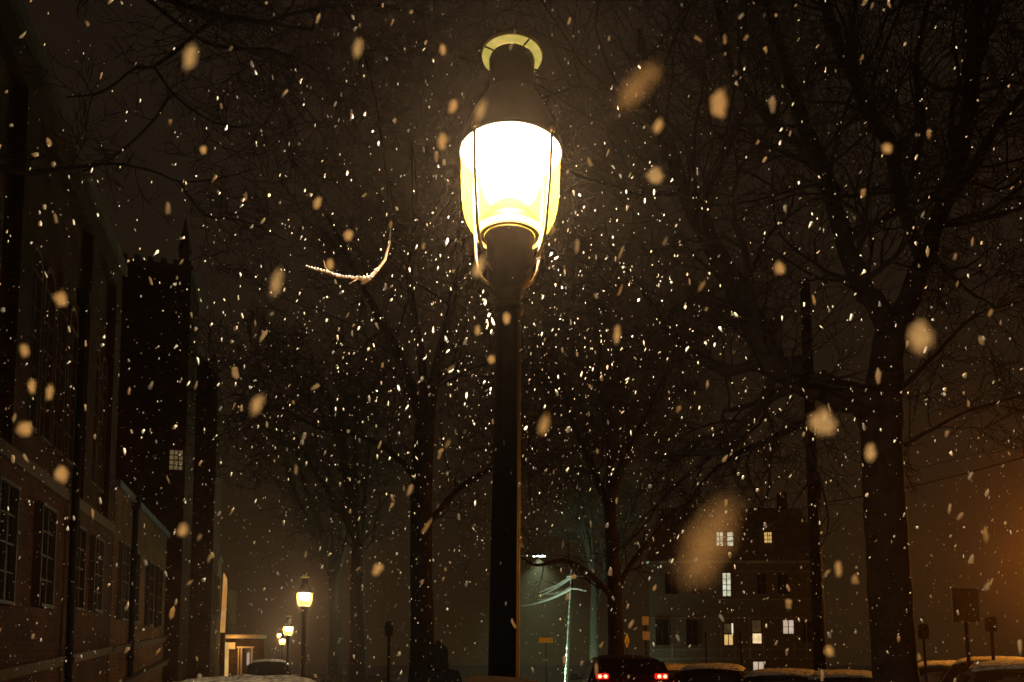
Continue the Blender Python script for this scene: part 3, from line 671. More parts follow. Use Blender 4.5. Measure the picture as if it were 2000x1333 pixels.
for i, (a, bx, by, bY, r, sag) in enumerate(((a1, 1052, 1158, 74, .075, .10), (a1, 1040, 1168, 76, .055, .25), (a2, 1062, 1160, 74, .06, .15), (a2, 1050, 1172, 74, .06, .2), (a2, 1018, 1184, 78, .09, .25))):
    wire('snowy_wire', a, at(bx, by, bY), sag, [r*1.9*(1-.85*k/14)+.012 for k in range(15)],
         ['uppermost snow-coated wire falling left from the leaning pole', 'second snow-coated wire from the top of the leaning pole', 'short middle wire with snow, left of the leaning pole', 'middle snowy wire just above the lowest', 'lowest and longest snow-coated wire left of the leaning pole'][i], M_snow, 'snow-coated wires', 14)
# green-white street light
LY = 58; hd = at(1053, 1085, LY)
sl = thing('cobra_street_light', 'street light with a green-white glow above the snowy wires, right of the nearest post', 'street light', on_ground(990, LY), 0)
O = V(sl.location); top = hd-O
q = MB(); q.tube([(0, 0, 0), (0, 0, top.z-.3)], [.11, .07], 12); q.build('pole', M_iron2, sl, smooth=True)
MB().tube([(0, 0, top.z-.4), (top.x*.4, 0, top.z-.02), (top.x-.4, 0, top.z+.06)], .04, 8).build('arm', M_iron2, sl, smooth=True)
MB().prism([(-.5, -.03), (-.42, .08), (-.2, .14), (.3, .12), (.5, .02), (.5, -.03)], -.16, .16).build('head', M_iron2, sl).location = top
q = MB(); q.box((-.44, -.14, -.09), (.44, .14, -.032)); ln = q.build('lens', emit('led_lens', (.75, 1., .85), 14), sl); ln.location = top
lamp('street_light_lamp', hd+V((0, 0, -.16)), 140000, (.66, 1., .60), .15, None, math.radians(118), 1.)
# sodium light outside the right edge
so = thing('sodium_street_light', 'orange sodium street light beyond the right edge', 'street light', on_ground(2200, 19), 0)
sh = at(2120, 1065, 19)-V(so.location)
MB().tube([(0, 0, 0), (0, 0, sh.z)], [.1, .07], 10).build('pole', M_iron2, so, smooth=True)
MB().tube([(0, 0, sh.z-.1), (sh.x*.6, 0, sh.z+.15), (sh.x, 0, sh.z+.12)], .04, 8).build('arm', M_iron2, so, smooth=True)
MB().prism([(-.35, 0), (-.3, .12), (.25, .14), (.35, 0)], -.14, .14).build('head', M_iron2, so).location = sh
lamp('sodium_lamp', V(so.location)+sh+V((0, 0, -.12)), 3700, (1., .34, .035), .12)

def post(name, label, cat, px, Y, ytop, rp, kind, grp=None, lean=0, w_=0, h_=0, ysign=None, rz=0, mat=None):
    t = thing(name, label, cat, on_ground(px+lean, Y), 0, grp); O = V(t.location); tp_ = at(px, ytop, Y)-O
    MB().tube([(0, 0, -.1), tp_], rp*Y/F, 8).build('post', M_iron2, t, smooth=True)
    if kind == 'meter':
        k = Y/F; q = MB(); q.prism([(-7*k, -26*k), (7*k, -26*k), (8*k, -10*k), (6.5*k, 0), (3*k, 3*k), (-3*k, 3*k), (-6.5*k, 0), (-8*k, -10*k)], -.07, .07)
        o = q.build('meter_head', M_iron2, t, bevel=.01); o.location = tp_
        MB().box((-4.5*k, -.078, -12*k), (4.5*k, -.071, -3*k)).build('display', M_dglass, o)
    elif kind == 'sign':
        s_ = at(px, ysign, Y)-O; q = MB(); q.box((-w_*Y/F/2, -.012, -h_*Y/F/2), (w_*Y/F/2, .012, h_*Y/F/2)); o = q.build('sign_panel', mat, t, bevel=.004)
        o.location = s_+V((0, -.05, 0)); o.rotation_euler = (0, 0, rz)
    elif kind == 'diamond':
        s_ = at(px, ysign, Y)-O; a = w_*Y/F/2; b_ = h_*Y/F/2; q = MB(); q.prism([(-a, 0), (0, -b_), (a, 0), (0, b_)], -.01, .01); o = q.build('sign_panel', mat, t)
        o.location = s_+V((0, -.06, 0))
        q = MB(); q.tube([(0, -.014, b_*.45), (0, -.014, b_*.44)], a*.2, 8); q.prism([(-a*.25, b_*.25), (a*.2, b_*.3), (a*.25, -.1*b_), (a*.35, -b_*.5), (a*.1, -b_*.5), (0, -b_*.15), (-a*.3, -b_*.5), (-a*.42, -b_*.42), (-a*.1, 0)], -.016, -.0115)
        q.build('walking_figure', M_rubber, o)
    return t
M_yel = pbr('yellow_sign', (.75, .52, .03), .5)
M_dsign = pbr('dark_sign_back', (.10, .085, .07), .5, .4, 7, (.14, .11, .09)); M_wsign = pbr('grey_sign', (.20, .17, .14), .6, 0, 14, (.32, .28, .24))
post('parking_meter', 'dark parking meter in front of the orange-lit cars, at the far right', 'parking meter', 1935, 13.5, 1208, 3.3, 'meter', 'parking meters on the right', 6)
post('parking_meter', 'dark parking meter just right of the big forked tree', 'parking meter', 1803, 14.5, 1222, 2.8, 'meter', 'parking meters on the right', 4)
post('parking_meter', 'thin dark meter post left of the straight tree', 'parking meter', 760, 16.0, 1217, 3.2, 'meter', None, 0)
s_ = post('road_sign', 'large dark square sign seen from behind, between the two right-hand meters', 'sign', 1882, 12.5, 1152, 3.4, 'sign', None, 12, 55, 66, 1183, .1, M_dsign)
post('street_sign_post', 'thin dark post standing in front of the dark house, left of its amber window', 'post', 1378, 20, 1235, 1.6, 'none', 'thin posts by the parked cars', 3)
post('street_sign_post', 'thin dark post between the two middle lit windows of the dark house', 'post', 1446, 20, 1235, 2.2, 'none', 'thin posts by the parked cars', 5)
pz = post('parking_sign', 'pale sign plates on a post left of the dark house, right of the yellow diamond', 'sign', 1260, 24, 1203, 1.6, 'sign', None, 4, 13, 17, 1213, 0, M_wsign)
k = 24/F; o = MB().box((-7*k, -.012, -8.5*k), (7*k, .012, 8.5*k)).build('sign_panel', M_wsign, pz); o.location = at(1262, 1242, 23.95)-V(pz.location)
post('pedestrian_sign', 'narrow yellow diamond sign seen at an angle, above the red tail lights', 'sign', 1224, 27, 1235, 1.2, 'diamond', None, 1, 9, 30, 1252, 0, M_yel)
post('street_name_sign', 'small yellow rectangular sign far off, right of the nearest lamp post', 'sign', 1066, 45, 1243, .8, 'sign', None, 1, 27, 10, 1251, 0, M_yel)

# ------------------------------------------------------------------ cars
def loft(m, st_, closed_ends=True):
    """stations: (x, [half profile (y,z) bottom to top centre])"""
    n = len(st_[0][1]); ring = []
    vs = []; fs = []
    for x, h in st_:
        full = [(y, z) for y, z in h]+[(-y, z) for y, z in h[::-1] if y > 1e-6]
        for y, z in full: vs.append((x, y, z))
    k = len(vs)//len(st_)
    for i in range(len(st_)-1):
        for j in range(k): fs.append((i*k+j, i*k+(j+1) % k, (i+1)*k+(j+1) % k, (i+1)*k+j))
    fs.append(tuple(range(k))); fs.append(tuple((len(st_)-1)*k+j for j in range(k))[::-1])
    m.add(vs, fs)
def make_car(label, loc, rz, paint, kind='sedan', snow=.05, tail=False, name='parked_car', grp='cars parked along the street', cat='car'):
    t = thing(name, label, cat, loc, rz, grp)
    if kind == 'sedan': Lc, W, H, belt, hood, cab = 4.6, .9, 1.45, .92, .88, (-1.95, -1.15, .55, 1.35)
    elif kind == 'van': Lc, W, H, belt, hood, cab = 4.9, .98, 1.95, 1.12, 1.1, (-2.35, -2.1, 1.0, 1.75)
    else: Lc, W, H, belt, hood, cab = 4.7, .96, 1.74, 1.08, 1.04, (-2.2, -1.75, .75, 1.45)
    hl = Lc/2                                     # front towards +x
    def prof(w, zb, belt_, top, wt):
        if top is None: return [(0, zb), (w*.88, zb), (w*.97, zb+.10), (w, zb+.3), (w, belt_-.12), (w*.96, belt_-.02), (w*.88, belt_+.01), (w*.6, belt_+.02), (0, belt_+.04)]
        return [(0, zb), (w*.88, zb), (w*.97, zb+.10), (w, zb+.3), (w, belt_-.12), (w*.97, belt_), (wt, top-.09), (wt*.86, top-.015), (0, top)]
    S = [(-hl, prof(W*.84, .38, belt*.86, None, 0)), (-hl+.08, prof(W*.92, .3, belt*.96, None, 0)), (cab[0]-.02, prof(W*.97, .24, belt, None, 0)),
         (cab[1], prof(W, .22, belt, H-.03, W*.74)), (-.3, prof(W, .22, belt, H, W*.77)), (cab[2], prof(W, .22, belt, H-.04, W*.74)),
         (cab[3], prof(W*.98, .24, belt, None, 0)), (hl-.35, prof(W*.94, .26, hood*.93, None, 0)), (hl-.06, prof(W*.86, .32, hood*.8, None, 0)), (hl, prof(W*.78, .4, hood*.66, None, 0))]
    m = MB(); loft(m, S); b = m.build('body', paint, t, smooth=True)
    ss = b.modifiers.new('s', 'SUBSURF'); ss.levels = 2; ss.render_levels = 2
    # glass
    for sg in (1, -1):
        q = MB(); y0, y1 = W*.975, W*.775
        q.add([(cab[1]-.25, sg*(y0-.0), belt+.03), (cab[2]+.38, sg*y0, belt+.03), (cab[2]-.02, sg*(y1+.03), H-.17), (cab[1]+.05, sg*(y1+.03), H-.17)]+
              [(cab[1]-.25, sg*(y0-.05), belt+.03), (cab[2]+.38, sg*(y0-.05), belt+.03), (cab[2]-.02, sg*(y1-.03), H-.17), (cab[1]+.05, sg*(y1-.03), H-.17)],
              [(0,1,2,3),(7,6,5,4),(0,4,5,1),(1,5,6,2),(2,6,7,3),(3,7,4,0)])
        q.build('side_window', M_dglass, t)
    for nm, xa, xb in (('windscreen', cab[3]-.06, cab[2]+.04), ('rear_window', cab[0]+.02, cab[1]-.03)):
        q = MB(); sg = 1 if nm == 'windscreen' else -1; e = .02*sg
        A = [(xa+e, -W*.82, belt+.05), (xa+e, W*.82, belt+.05), (xb+e, W*.66, H-.11), (xb+e, -W*.66, H-.11)]
        q.add(A+[(x-e*2.5, y, z-.02) for x, y, z in A], [(0,1,2,3),(7,6,5,4),(0,4,5,1),(1,5,6,2),(2,6,7,3),(3,7,4,0)]); q.build(nm, M_dglass, t)
    for x in (-hl+.85, hl-.85):
        for sg in (1, -1):
            q = MB(); q.v = []; pr = [(.20, -.11), (.31, -.11), (.335, -.07), (.335, .07), (.31, .11), (.20, .11)]
            q.lathe(pr, 28, closed=True); q.v = [(a, c, b_) for a, b_, c in q.v]; wh = q.build('wheel', M_rubber, t, smooth=True); wh.location = (x, sg*(W-.12), .335)
            q = MB(); q.lathe([(.02, .08), (.06, .09), (.17, .07), (.205, .10)], 20); q.v = [(a, c*sg, b_) for a, b_, c in q.v]; q.build('rim', M_chrome, wh, smooth=True)
    tz = belt*.74 if kind != 'suv' else 1.19
    for sg in (1, -1):
        q = MB(); q.box((-hl-.015, sg*W*.66-.13, tz+.01), (-hl+.22, sg*W*.66+.13, tz+.13)); tl = q.build('taillight', M_tail if tail else M_tailoff, t, bevel=.02)
        if tail:
            for dx in (-.06, .06):
                q = MB(); q.lathe([(.001, -.02), (.035, -.015), (.042, 0), (.035, .015), (.001, .02)], 12); q.v = [(c, a, b_) for a, b_, c in q.v]
                e = q.build('bulb', M_tailhot, tl); e.location = (-hl-.03, sg*W*.66+dx, tz+.07)
            lamp('brake_light', (-hl-.12, sg*W*.66, tz+.07), 5, (1, .03, .015), .05, t)
        q = MB(); q.box((hl-.24, sg*W*.6-.16, hood*.62), (hl-.03, sg*W*.6+.16, hood*.62+.13)); q.build('headlight', M_chrome, t, bevel=.02)
        q = MB(); q.box((cab[2]+.12, sg*(W+.04) if sg > 0 else -(W+.24), belt+.0), (cab[2]+.26, W+.24 if sg > 0 else -(W+.04), belt+.14)); q.box((cab[2]+.17, sg*W*.95 if sg > 0 else -(W+.05), belt+.02), (cab[2]+.22, W+.05 if sg > 0 else -W*.95, belt+.06)); q.build('mirror', paint, t, bevel=.02)
    q = MB(); q.box((-hl-.03, -W*.8, .36), (-hl+.1, W*.8, .52)); q.build('bumper', M_rubber, t, bevel=.02)
    if tail: MB().box((-hl-.02, -.26, .60), (-hl+.05, .26, .72)).build('licence_plate', M_wsign, t)
    if snow:
        def patch(x0, x1, w0, w1, zf, nm):
            nx_, ny_ = 26, 18; vs = []; fs = []
            for i in range(nx_+1):
                for j in range(ny_+1):
                    u, v = i/nx_, j/ny_*2-1; x = x0+(x1-x0)*u; wy = w0+(w1-w0)*u
                    edge = min(1, 6*min(u, 1-u))*min(1, 5*(1-abs(v)))
                    hgt = snow*(edge**.5)*(1+.35*noise.noise(V((x*4, v*3, snow*40))))
                    lump = .25*snow*noise.noise(V((x*17, v*14, 1)))
                    vs.append((x, v*wy, zf(u, v)+hgt+lump*edge-.012*(1-edge)))
            for i in range(nx_):
                for j in range(ny_): a = i*(ny_+1)+j; fs.append((a, a+1, a+ny_+2, a+ny_+1))
            m = MB(); m.add(vs, fs); return m.build(nm, M_snowr, t, smooth=True)
        patch(cab[1]-.02, cab[2]+.04, W*.72, W*.72, lambda u, v: H-.015-.05*v*v-.04*(2*u-1)**2, 'roof_snow')
        patch(cab[3]-.1, hl-.12, W*.86, W*.78, lambda u, v: belt+.02-.14*u*u-.05*v*v, 'hood_snow')
        if kind == 'sedan': patch(-hl+.1, cab[0]+.1, W*.8, W*.86, lambda u, v: belt-.02+.02*u-.05*v*v, 'boot_snow')
    return t
M_tail = emit('tail_light_red', (1., .02, .01), .9); M_tailhot = emit('brake_bulb', (1., .22, .12), 5); M_tailoff = pbr('tail_red', (.2, .01, .01), .2)
P_blk = pbr('car_black', (.01, .01, .011), .25, .2, 3, (.016, .015, .014)); P_red = pbr('car_maroon', (.02, .006, .005), .3, .3, 3, (.02, .008, .006)); P_sil = pbr('car_silver', (.32, .31, .30), .35, .4, 5, (.22, .21, .2)); P_gry = pbr('car_grey', (.09, .085, .08), .35, .3, 5, (.06, .055, .05))
def cloc(px, Y): return on_ground(px, Y)
make_car('snow-covered car roof at the bottom left, nearest parked car', at(492, 1322, 7.4)-V((0, 0, 1.50)), math.pi/2+.16, P_gry, 'sedan', .075, grp='cars parked on the left')
make_car('dark van parked below the small lanterns, beside the lit entrance', cloc(528, 36), math.pi/2+SA, P_blk, 'van', .03, name='parked_van', grp='cars parked on the left', cat='van')
p = cloc(1212, 20); p.z = at(1212, 1275, 20).z-1.77
make_car('dark maroon car driving away with both red tail lights glowing', p, math.pi/2-.03, P_red, 'suv', 0, True, 'driving_car', None)
for px, Y, rz, pt_, kd, lab in (
    (1318, 27, .5, P_sil, 'sedan', 'pale snowy car just right of the red tail lights'),
    (1395, 18, 1.25, P_blk, 'sedan', 'dark car with a snow-edged roof in front of the dark house'),
    (1530, 15.5, 1.2, P_gry, 'sedan', 'dim snow-covered car between the thin post and the wooden pole'),
    (1640, 15.0, 1.3, P_blk, 'sedan', 'dark snowy car between the wooden pole and the big forked tree'),
    (1850, 17, 1.05, P_sil, 'sedan', 'orange-lit snowy car behind the square sign'),
    (1945, 15.5, .95, P_sil, 'sedan', 'orange-lit snowy car behind the far right parking meter'),
    (1990, 11.5, 1.1, P_gry, 'sedan', 'dark snow-flecked car at the bottom right corner')):
    p = cloc(px, Y); top_y = {1318: 1296, 1395: 1296, 1530: 1306, 1640: 1309, 1850: 1291, 1945: 1283, 1990: 1290}[px]
    p.z = at(px, top_y, Y).z-1.48
    make_car(lab, p, rz, pt_, kd, .05, grp='cars parked on the right')

# ------------------------------------------------------------------ person
def skin_mesh(name, verts, edges, radii, mat, parent, root=0, sub=2):
    me = bpy.data.meshes.new(name); me.from_pydata(verts, edges, []); o = bpy.data.objects.new(name, me); COL.objects.link(o); o.parent = parent
    me.materials.append(mat)
    o.modifiers.new('skin', 'SKIN'); 
    if not me.skin_vertices: me.attributes
    bpy.context.view_layer.update()
    lay = me.skin_vertices[0].data
    for i, r in enumerate(radii): lay[i].radius = (r, r*.85) if not isinstance(r, tuple) else r
    for i in range(len(verts)): lay[i].use_root = (i == root)
    s = o.modifiers.new('sub', 'SUBSURF'); s.levels = sub; s.render_levels = sub
    dg = bpy.context.evaluated_depsgraph_get(); ev = o.evaluated_get(dg); nm = bpy.data.meshes.new_from_object(ev)
    o.modifiers.clear(); o.data = nm; nm.polygons.foreach_set('use_smooth', [True]*len(nm.polygons)); return o
M_coat = pbr('black_coat', (.005, .005, .006), .95, 0, 18, (.009, .008, .008), .6, 25, spec=.03); M_trou = pbr('dark_trousers', (.014, .014, .018), .9); M_skin = pbr('skin', (.45, .26, .18), .6); M_hat = pbr('dark_knit_hat', (.014, .013, .014), .95, 0, 60, (.012, .01, .01), 1, 90, spec=.03)
pp = on_ground(856, 9.0); pz_ = at(856, 1259, 9.0).z-1.755
person = thing('person', 'person in a dark coat and knitted hat walking away, left of the lamp post', 'person', (pp.x, 9.0, pz_), math.radians(8))
bv = [(0, 0, .93), (0, 0, 1.08), (0, .01, 1.25), (0, .0, 1.40), (0, .0, 1.475), (0, .01, 1.53), (0, .015, 1.60), (0, .005, 1.68),
      (-.17, 0, 1.40), (-.235, -.02, 1.16), (-.20, .12, .98), (.17, 0, 1.40), (.235, .02, 1.16), (.20, .14, .98),
      (-.09, 0, .90), (-.10, .10, .50), (-.10, .05, .09), (-.10, .19, .045), (.09, 0, .90), (.10, -.05, .50), (.10, -.22, .12), (.10, -.10, .045)]
be = [(0,1),(1,2),(2,3),(3,4),(4,5),(5,6),(6,7),(3,8),(8,9),(9,10),(3,11),(11,12),(12,13),(0,14),(14,15),(15,16),(16,17),(0,18),(18,19),(19,20),(20,21)]
br_ = [(.15, .11), (.145, .11), (.16, .12), (.14, .10), .062, .06, (.078, .092), (.07, .085), .07, .052, .04, .07, .052, .04, .09, .06, .042, .045, .09, .06, .042, .045]
body = skin_mesh('body', bv, be, br_, M_skin, person)
face = MB()
fc = MB(); fc.lathe([(.001, -.02), (.013, -.012), (.016, 0), (.006, .03), (.001, .035)], 8, (0, .098, 1.635)); fc.build('nose', M_skin, person, smooth=True)
fc = MB()
for sg in (-1, 1): fc.lathe([(.001, -.03), (.012, -.02), (.016, .01), (.008, .03), (.001, .034)], 8, (sg*.08, .01, 1.635))
fc.build('ears', M_skin, person, smooth=True)
cv = [(0, 0, .78), (0, 0, .95), (0, .0, 1.12), (0, .01, 1.28), (0, .0, 1.41), (0, .0, 1.50), (-.185, 0, 1.405), (-.25, -.02, 1.16), (-.215, .12, .99), (.185, 0, 1.405), (.25, .02, 1.16), (.215, .14, .99)]
skin_mesh('coat', cv, [(0,1),(1,2),(2,3),(3,4),(4,5),(4,6),(6,7),(7,8),(4,9),(9,10),(10,11)], [(.225, .18), (.21, .17), (.20, .155), (.215, .16), (.19, .14), (.105, .105), .098, .08, .062, .098, .08, .062], M_coat, person)
tv = [(0, 0, .92), (-.09, 0, .88), (-.10, .10, .50), (-.10, .05, .12), (.09, 0, .88), (.10, -.05, .50), (.10, -.21, .15)]
skin_mesh('trousers', tv, [(0,1),(1,2),(2,3),(0,4),(4,5),(5,6)], [(.16, .12), .105, .078, .07, .105, .078, .07], M_trou, person)
h = MB(); h.lathe([(.088, 1.56), (.104, 1.58), (.112, 1.62), (.113, 1.67), (.106, 1.70), (.085, 1.735), (.05, 1.757), (.001, 1.765)], 28, (0, .008, 0)); h.lathe([(.001, -.02), (.02, -.012), (.026, .005), (.018, .022), (.001, .028)], 10, (0, .008, 1.772)); h.build('knitted_hat', M_hat, person, smooth=True)
h = MB(); h.lathe([(.06, 1.45), (.115, 1.48), (.122, 1.53), (.11, 1.585), (.09, 1.61), (.07, 1.60)], 24); h.build('scarf', M_coat, person, smooth=True)
for sg, yy, zz in ((-1, .11, 0), (1, -.15, .0)):
    q = MB(); q.prism([(-.13, 0), (.15, 0), (.15, .05), (.06, .10), (-.02, .13), (-.13, .13)], -.05, .05, 'x'); o = q.build('shoe', M_rubber, person, bevel=.02); o.location = (sg*.10, yy, zz)

# ------------------------------------------------------------------ hedges at the kerb, far down the street
hm = MB(); R.seed(77)
hg = on_ground(640, 50)
for i in range(1500):
    a = R.uniform(0, 6.28); u = R.random(); x = R.uniform(-1.6, 1.6); y = R.uniform(-.5, .5); z = R.uniform(.05, 1.1)*(1-.25*abs(x/1.6)**3)
    s_ = R.uniform(.03, .07); n_ = V((R.gauss(0, 1), R.gauss(0, 1), R.gauss(0, 1))).normalized(); a_ = n_.orthogonal().normalized(); b_ = n_.cross(a_); c = V((x, y, z))
    hm.add([c-a_*s_, c+b_*s_*.6, c+a_*s_, c-b_*s_*.6], [(0, 1, 2, 3)])
ht = thing('hedge', 'low dark hedge under the second lantern', 'hedge', hg, .2); hm.build('leaves', pbr('hedge_leaf', (.04, .05, .02), .8), ht)
q = MB()
for i in range(9): q.tube([(-1.4+i*.35, 0, 0), (-1.4+i*.35+R.gauss(0, .05), R.gauss(0, .1), .9)], [.02, .008], 5)
q.build('stems', M_barkf, ht)

# ------------------------------------------------------------------ snow in the air
rng = np.random.default_rng(4)
# irregular flake templates
def ico():
    bm = bmesh.new(); bmesh.ops.create_icosphere(bm, subdivisions=1, radius=1); v = np.array([x.co[:] for x in bm.verts]); f = np.array([[a.index for a in x.verts] for x in bm.faces]); bm.free(); return v, f
iv, jf = ico()
# sparse octahedral flakes: the air between the houses
NF = 14000
x = rng.uniform(-6.5, 6.5, NF); y = rng.uniform(.9, 11, NF); z = rng.uniform(.2, 6.5, NF)
P = np.stack([x, y, z], 1)
lc = np.array([LP.x+.04, 3.6, 3.84])
# more flakes whirl in the air right around the lantern
NG = 2100
g = rng.normal(0, 1, (NG, 3))*np.array([1.0, .9, .95])+lc+np.array([0, .5, -.5])
P = np.concatenate([P, g])
d = P-lc; rr = np.hypot(d[:, 0], d[:, 1]); keep = ~((rr < .27) & (d[:, 2] > -.75) & (d[:, 2] < .65)) & (P[:, 1] > .9) & ~((np.abs(P[:, 0]-LP.x) < .1) & (np.abs(P[:, 1]-3.6) < .1))
keep &= (P[:, 2] < 3.9) | (rng.random(len(P)) < .5)
P = P[keep]; n = len(P)
size = np.exp(rng.normal(math.log(.00265), .50, n)).clip(.0013, .0085)
big = rng.random(n) < .04; size[big] *= 1.7
size = np.minimum(size, .0022*P[:, 1])
NM = 230                                            # bigger clumps drifting between the camera and the lamp
Pm = np.stack([rng.uniform(-1, 1, NM), rng.uniform(.85, 2.6, NM), rng.uniform(-1, 1, NM)], 1)
Pm[:, 0] *= .72*Pm[:, 1]; Pm[:, 2] = EYE+Pm[:, 1]*(.38+.50*Pm[:, 2])
P = np.concatenate([P, Pm]); size = np.concatenate([size, rng.uniform(.0016, .0036, NM)*Pm[:, 1]**.5]); n = len(P)
gold = np.arange(n) >= n-NM
NV = len(iv)
jit = iv[None]*(1+rng.normal(0, .26, (n, NV, 1)).clip(-.55, .8))+rng.normal(0, .13, (n, NV, 3))
jit[:, :, 2] *= rng.uniform(1.1, 2.7, (n, 1)); jit[:, :, 0] *= rng.uniform(.55, 1.0, (n, 1))
jit[gold, :, 2] *= 1.25
th = rng.normal(0, .45, n); ph = rng.normal(-.15, .35, n)
c, s = np.cos(th)[:, None], np.sin(th)[:, None]; X = jit[:, :, 0]*c-jit[:, :, 1]*s; Yv = jit[:, :, 0]*s+jit[:, :, 1]*c
c, s = np.cos(ph)[:, None], np.sin(ph)[:, None]; Zv = jit[:, :, 2]*c+X*s; X2 = X*c-jit[:, :, 2]*s
vv = np.stack([X2, Yv, Zv], 2)*size[:, None, None]+P[:, None, :]
ff = (jf[None]+NV*np.arange(n)[:, None, None]).reshape(-1, 3)
me = bpy.data.meshes.new('falling_snow'); me.vertices.add(n*NV); me.vertices.foreach_set('co', vv.reshape(-1).astype(np.float32))
me.loops.add(len(ff)*3); me.loops.foreach_set('vertex_index', ff.reshape(-1).astype(np.int32))
me.polygons.add(len(ff)); me.polygons.foreach_set('loop_start', (np.arange(len(ff))*3).astype(np.int32)); me.polygons.foreach_set('loop_total', np.full(len(ff), 3, np.int32))
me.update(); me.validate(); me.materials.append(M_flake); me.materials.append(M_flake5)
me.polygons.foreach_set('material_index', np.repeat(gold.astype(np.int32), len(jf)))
fs_ = bpy.data.objects.new('falling_snow', me); COL.objects.link(fs_); tag(fs_, 'dense falling snowflakes filling the air round the lantern', 'snow', kind='stuff')

# large flakes close to the lens: clumps of crystals, each one its own object
NEAR = [ # px, py, width px, height px, lean deg, distance, label
 (1406, 202, 34, 62, -5, .42, 'large golden flake right of the lantern, below the top edge'),
 (1245, 170, 40, 130, 42, .20, 'long slanting tan flake just right of the lantern cap'),
 (1797, 660, 44, 74, 0, .30, 'broad blurred flake beside the trunk of the big forked tree'),
 (1606, 826, 52, 46, 70, .34, 'wide blurred flake under the thick low limb'),
 (1385, 1060, 80, 190, 28, .13, 'huge faint brown flake left of the dark house windows'),
 (1280, 343, 34, 34, 0, .5, 'pale ragged flake right of the lantern glass'),
 (118, 584, 24, 32, 10, .5, 'tan flake in front of the tall stone-framed windows'),
 (48, 838, 28, 30, 0, .5, 'pink-tan round flake at the left edge'),
 (120, 927, 24, 32, -10, .5, 'tan flake on the dark brickwork, low at the left'),
 (357, 1036, 18, 32, 8, .5, 'upright tan flake below the tower window'),
 (540, 552, 18, 60, 12, .35, 'faint grey streaky flake left of the lit twig'),
 (503, 790, 20, 42, 25, .4, 'dull tan flake above the straight tree, far left of it'),
 (1063, 830, 18, 46, 14, .42, 'brown slanting flake just right of the lamp post'),
 (372, 112, 22, 56, 5, .35, 'dim grey-pink flake high at the left, above the boughs'),
 (699, 95, 16, 38, 15, .42, 'dim olive flake at the top, left of the lantern'),
 (864, 276, 18, 36, 8, .6, 'tan flake touching the left side of the lantern'),
 (885, 208, 14, 30, 15, .6, 'small golden flake up left of the lantern cap'),
 (865, 97, 14, 22, 0, .7, 'bright flake left of the lantern top'),
 (1285, 247, 16, 34, 25, .5, 'tan flake below the long slanting one'),
 (1522, 524, 20, 28, 0, .55, 'golden flake between the limbs of the forked tree'),
 (1733, 290, 20, 24, 0, .6, 'golden flake at the top right among the branches'),
 (1205, 652, 12, 38, 3, .6, 'thin upright golden flake right of the lamp post'),
 (940, 215, 16, 52, 20, .4, 'pale streaky flake in front of the lantern cap'),
 (680, 461, 16, 24, 0, .7, 'golden flake above the lit twig'),
 (645, 518, 14, 24, 0, .7, 'golden flake resting over the lit twig'),
 (936, 522, 18, 50, 20, .45, 'pale flake crossing the lower left cage rod'),
 (620, 397, 14, 28, 20, .7, 'golden flake left of the lantern glass'),
 (737, 1112, 16, 28, 20, .6, 'tan flake left of the straight tree trunk, low down'),
 (62, 755, 13, 30, 5, .6, 'tan flake, left one of a pair at the left edge'),
 (97, 766, 13, 32, 5, .6, 'tan flake, right one of the pair at the left edge'),
 (48, 685, 16, 28, -5, .55, 'olive-tan flake above the pair at the left edge'),
 (1638, 1112, 12, 32, 0, .6, 'upright tan flake right of the wooden pole'),
 (1620, 1272, 16, 24, -15, .6, 'tan flake over the wooden pole near the cars'),
 (989, 622, 14, 26, 0, .8, 'golden flake on the lamp post below the collar'),
 (960, 703, 14, 18, 0, .8, 'golden flake on the upper lamp post'),
 (933, 645, 12, 22, 0, .8, 'golden flake just left of the upper lamp post'),
 (397, 293, 12, 18, 0, .8, 'orange flake above the dark tower'),
 (1700, 885, 20, 40, 5, .5, 'dim green-tan flake on the left of the forked trunk'),
]
rs = np.random.default_rng(9)
bm = bmesh.new(); bmesh.ops.create_icosphere(bm, subdivisions=3, radius=1); sv = np.array([a.co[:] for a in bm.verts]); sf = [[a.index for a in f_.verts] for f_ in bm.faces]; bm.free()
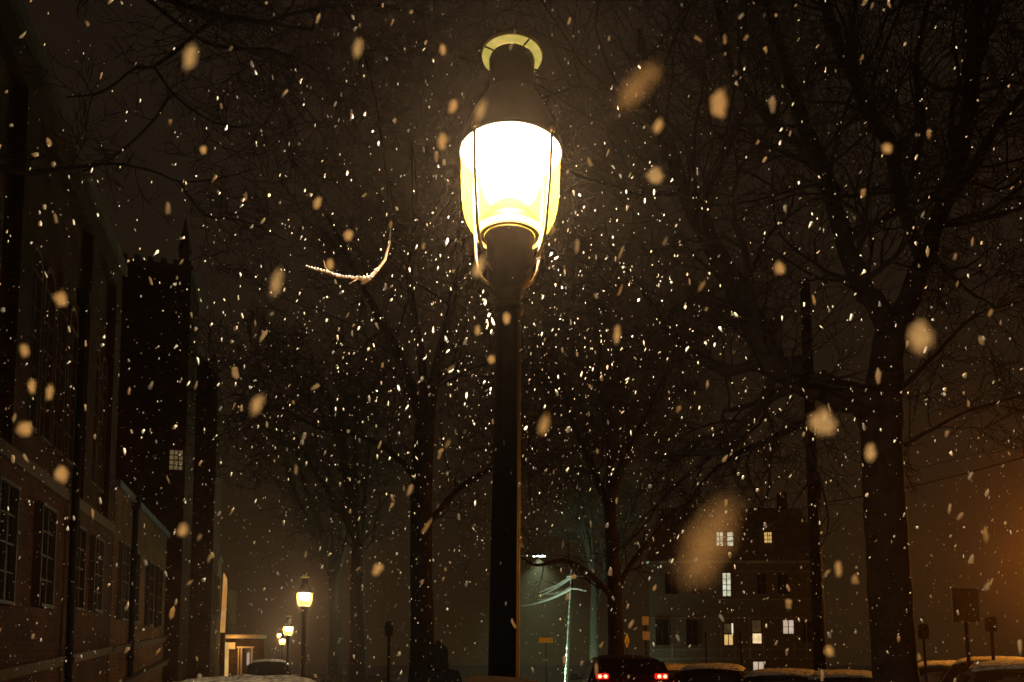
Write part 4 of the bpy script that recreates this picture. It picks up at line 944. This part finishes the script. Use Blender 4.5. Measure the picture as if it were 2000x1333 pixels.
for i, (px, py, wp, hp_, lean, dist, lab) in enumerate(NEAR):
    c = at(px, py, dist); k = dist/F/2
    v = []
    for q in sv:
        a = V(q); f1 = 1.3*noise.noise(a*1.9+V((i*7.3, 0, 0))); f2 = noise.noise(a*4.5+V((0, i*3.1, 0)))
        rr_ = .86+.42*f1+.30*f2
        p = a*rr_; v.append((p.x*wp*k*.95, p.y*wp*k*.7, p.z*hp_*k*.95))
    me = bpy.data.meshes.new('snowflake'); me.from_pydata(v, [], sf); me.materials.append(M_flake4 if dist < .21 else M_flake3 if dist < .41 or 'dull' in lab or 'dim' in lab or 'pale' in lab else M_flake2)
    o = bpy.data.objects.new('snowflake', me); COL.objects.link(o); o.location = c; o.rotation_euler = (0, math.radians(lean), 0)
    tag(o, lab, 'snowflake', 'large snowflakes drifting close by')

# ------------------------------------------------------------------ haze
hb = MB(); hb.box((-132, -42, -4), (132, 212, 27)); hz_ = hb.build('haze', bpy.data.materials.new('haze'))
mt = hz_.data.materials[0]; nt, out = nodes(mt); pv_ = nt.nodes.new('ShaderNodeVolumePrincipled')
pv_.inputs['Color'].default_value = (.98, .74, .60, 1); pv_.inputs['Density'].default_value = .00072; pv_.inputs['Anisotropy'].default_value = 0.86
nt.links.new(pv_.outputs[0], out.inputs['Volume']); tag(hz_, 'thin snowy night haze over the whole street', 'haze', kind='stuff')

# ------------------------------------------------------------------ render
sc.view_settings.view_transform = 'Standard'; sc.view_settings.look = 'None'; sc.view_settings.exposure = 0; sc.view_settings.gamma = 1
cy = sc.cycles; cy.use_denoising = True
try: cy.denoiser = 'OPENIMAGEDENOISE'
except Exception: pass
cy.denoising_input_passes = 'RGB_ALBEDO_NORMAL'
cy.max_bounces = 6; cy.diffuse_bounces = 2; cy.glossy_bounces = 2; cy.transmission_bounces = 4; cy.volume_bounces = 0; cy.transparent_max_bounces = 12
cy.sample_clamp_indirect = 2.0; cy.sample_clamp_direct = 0; cy.caustics_reflective = False; cy.caustics_refractive = False
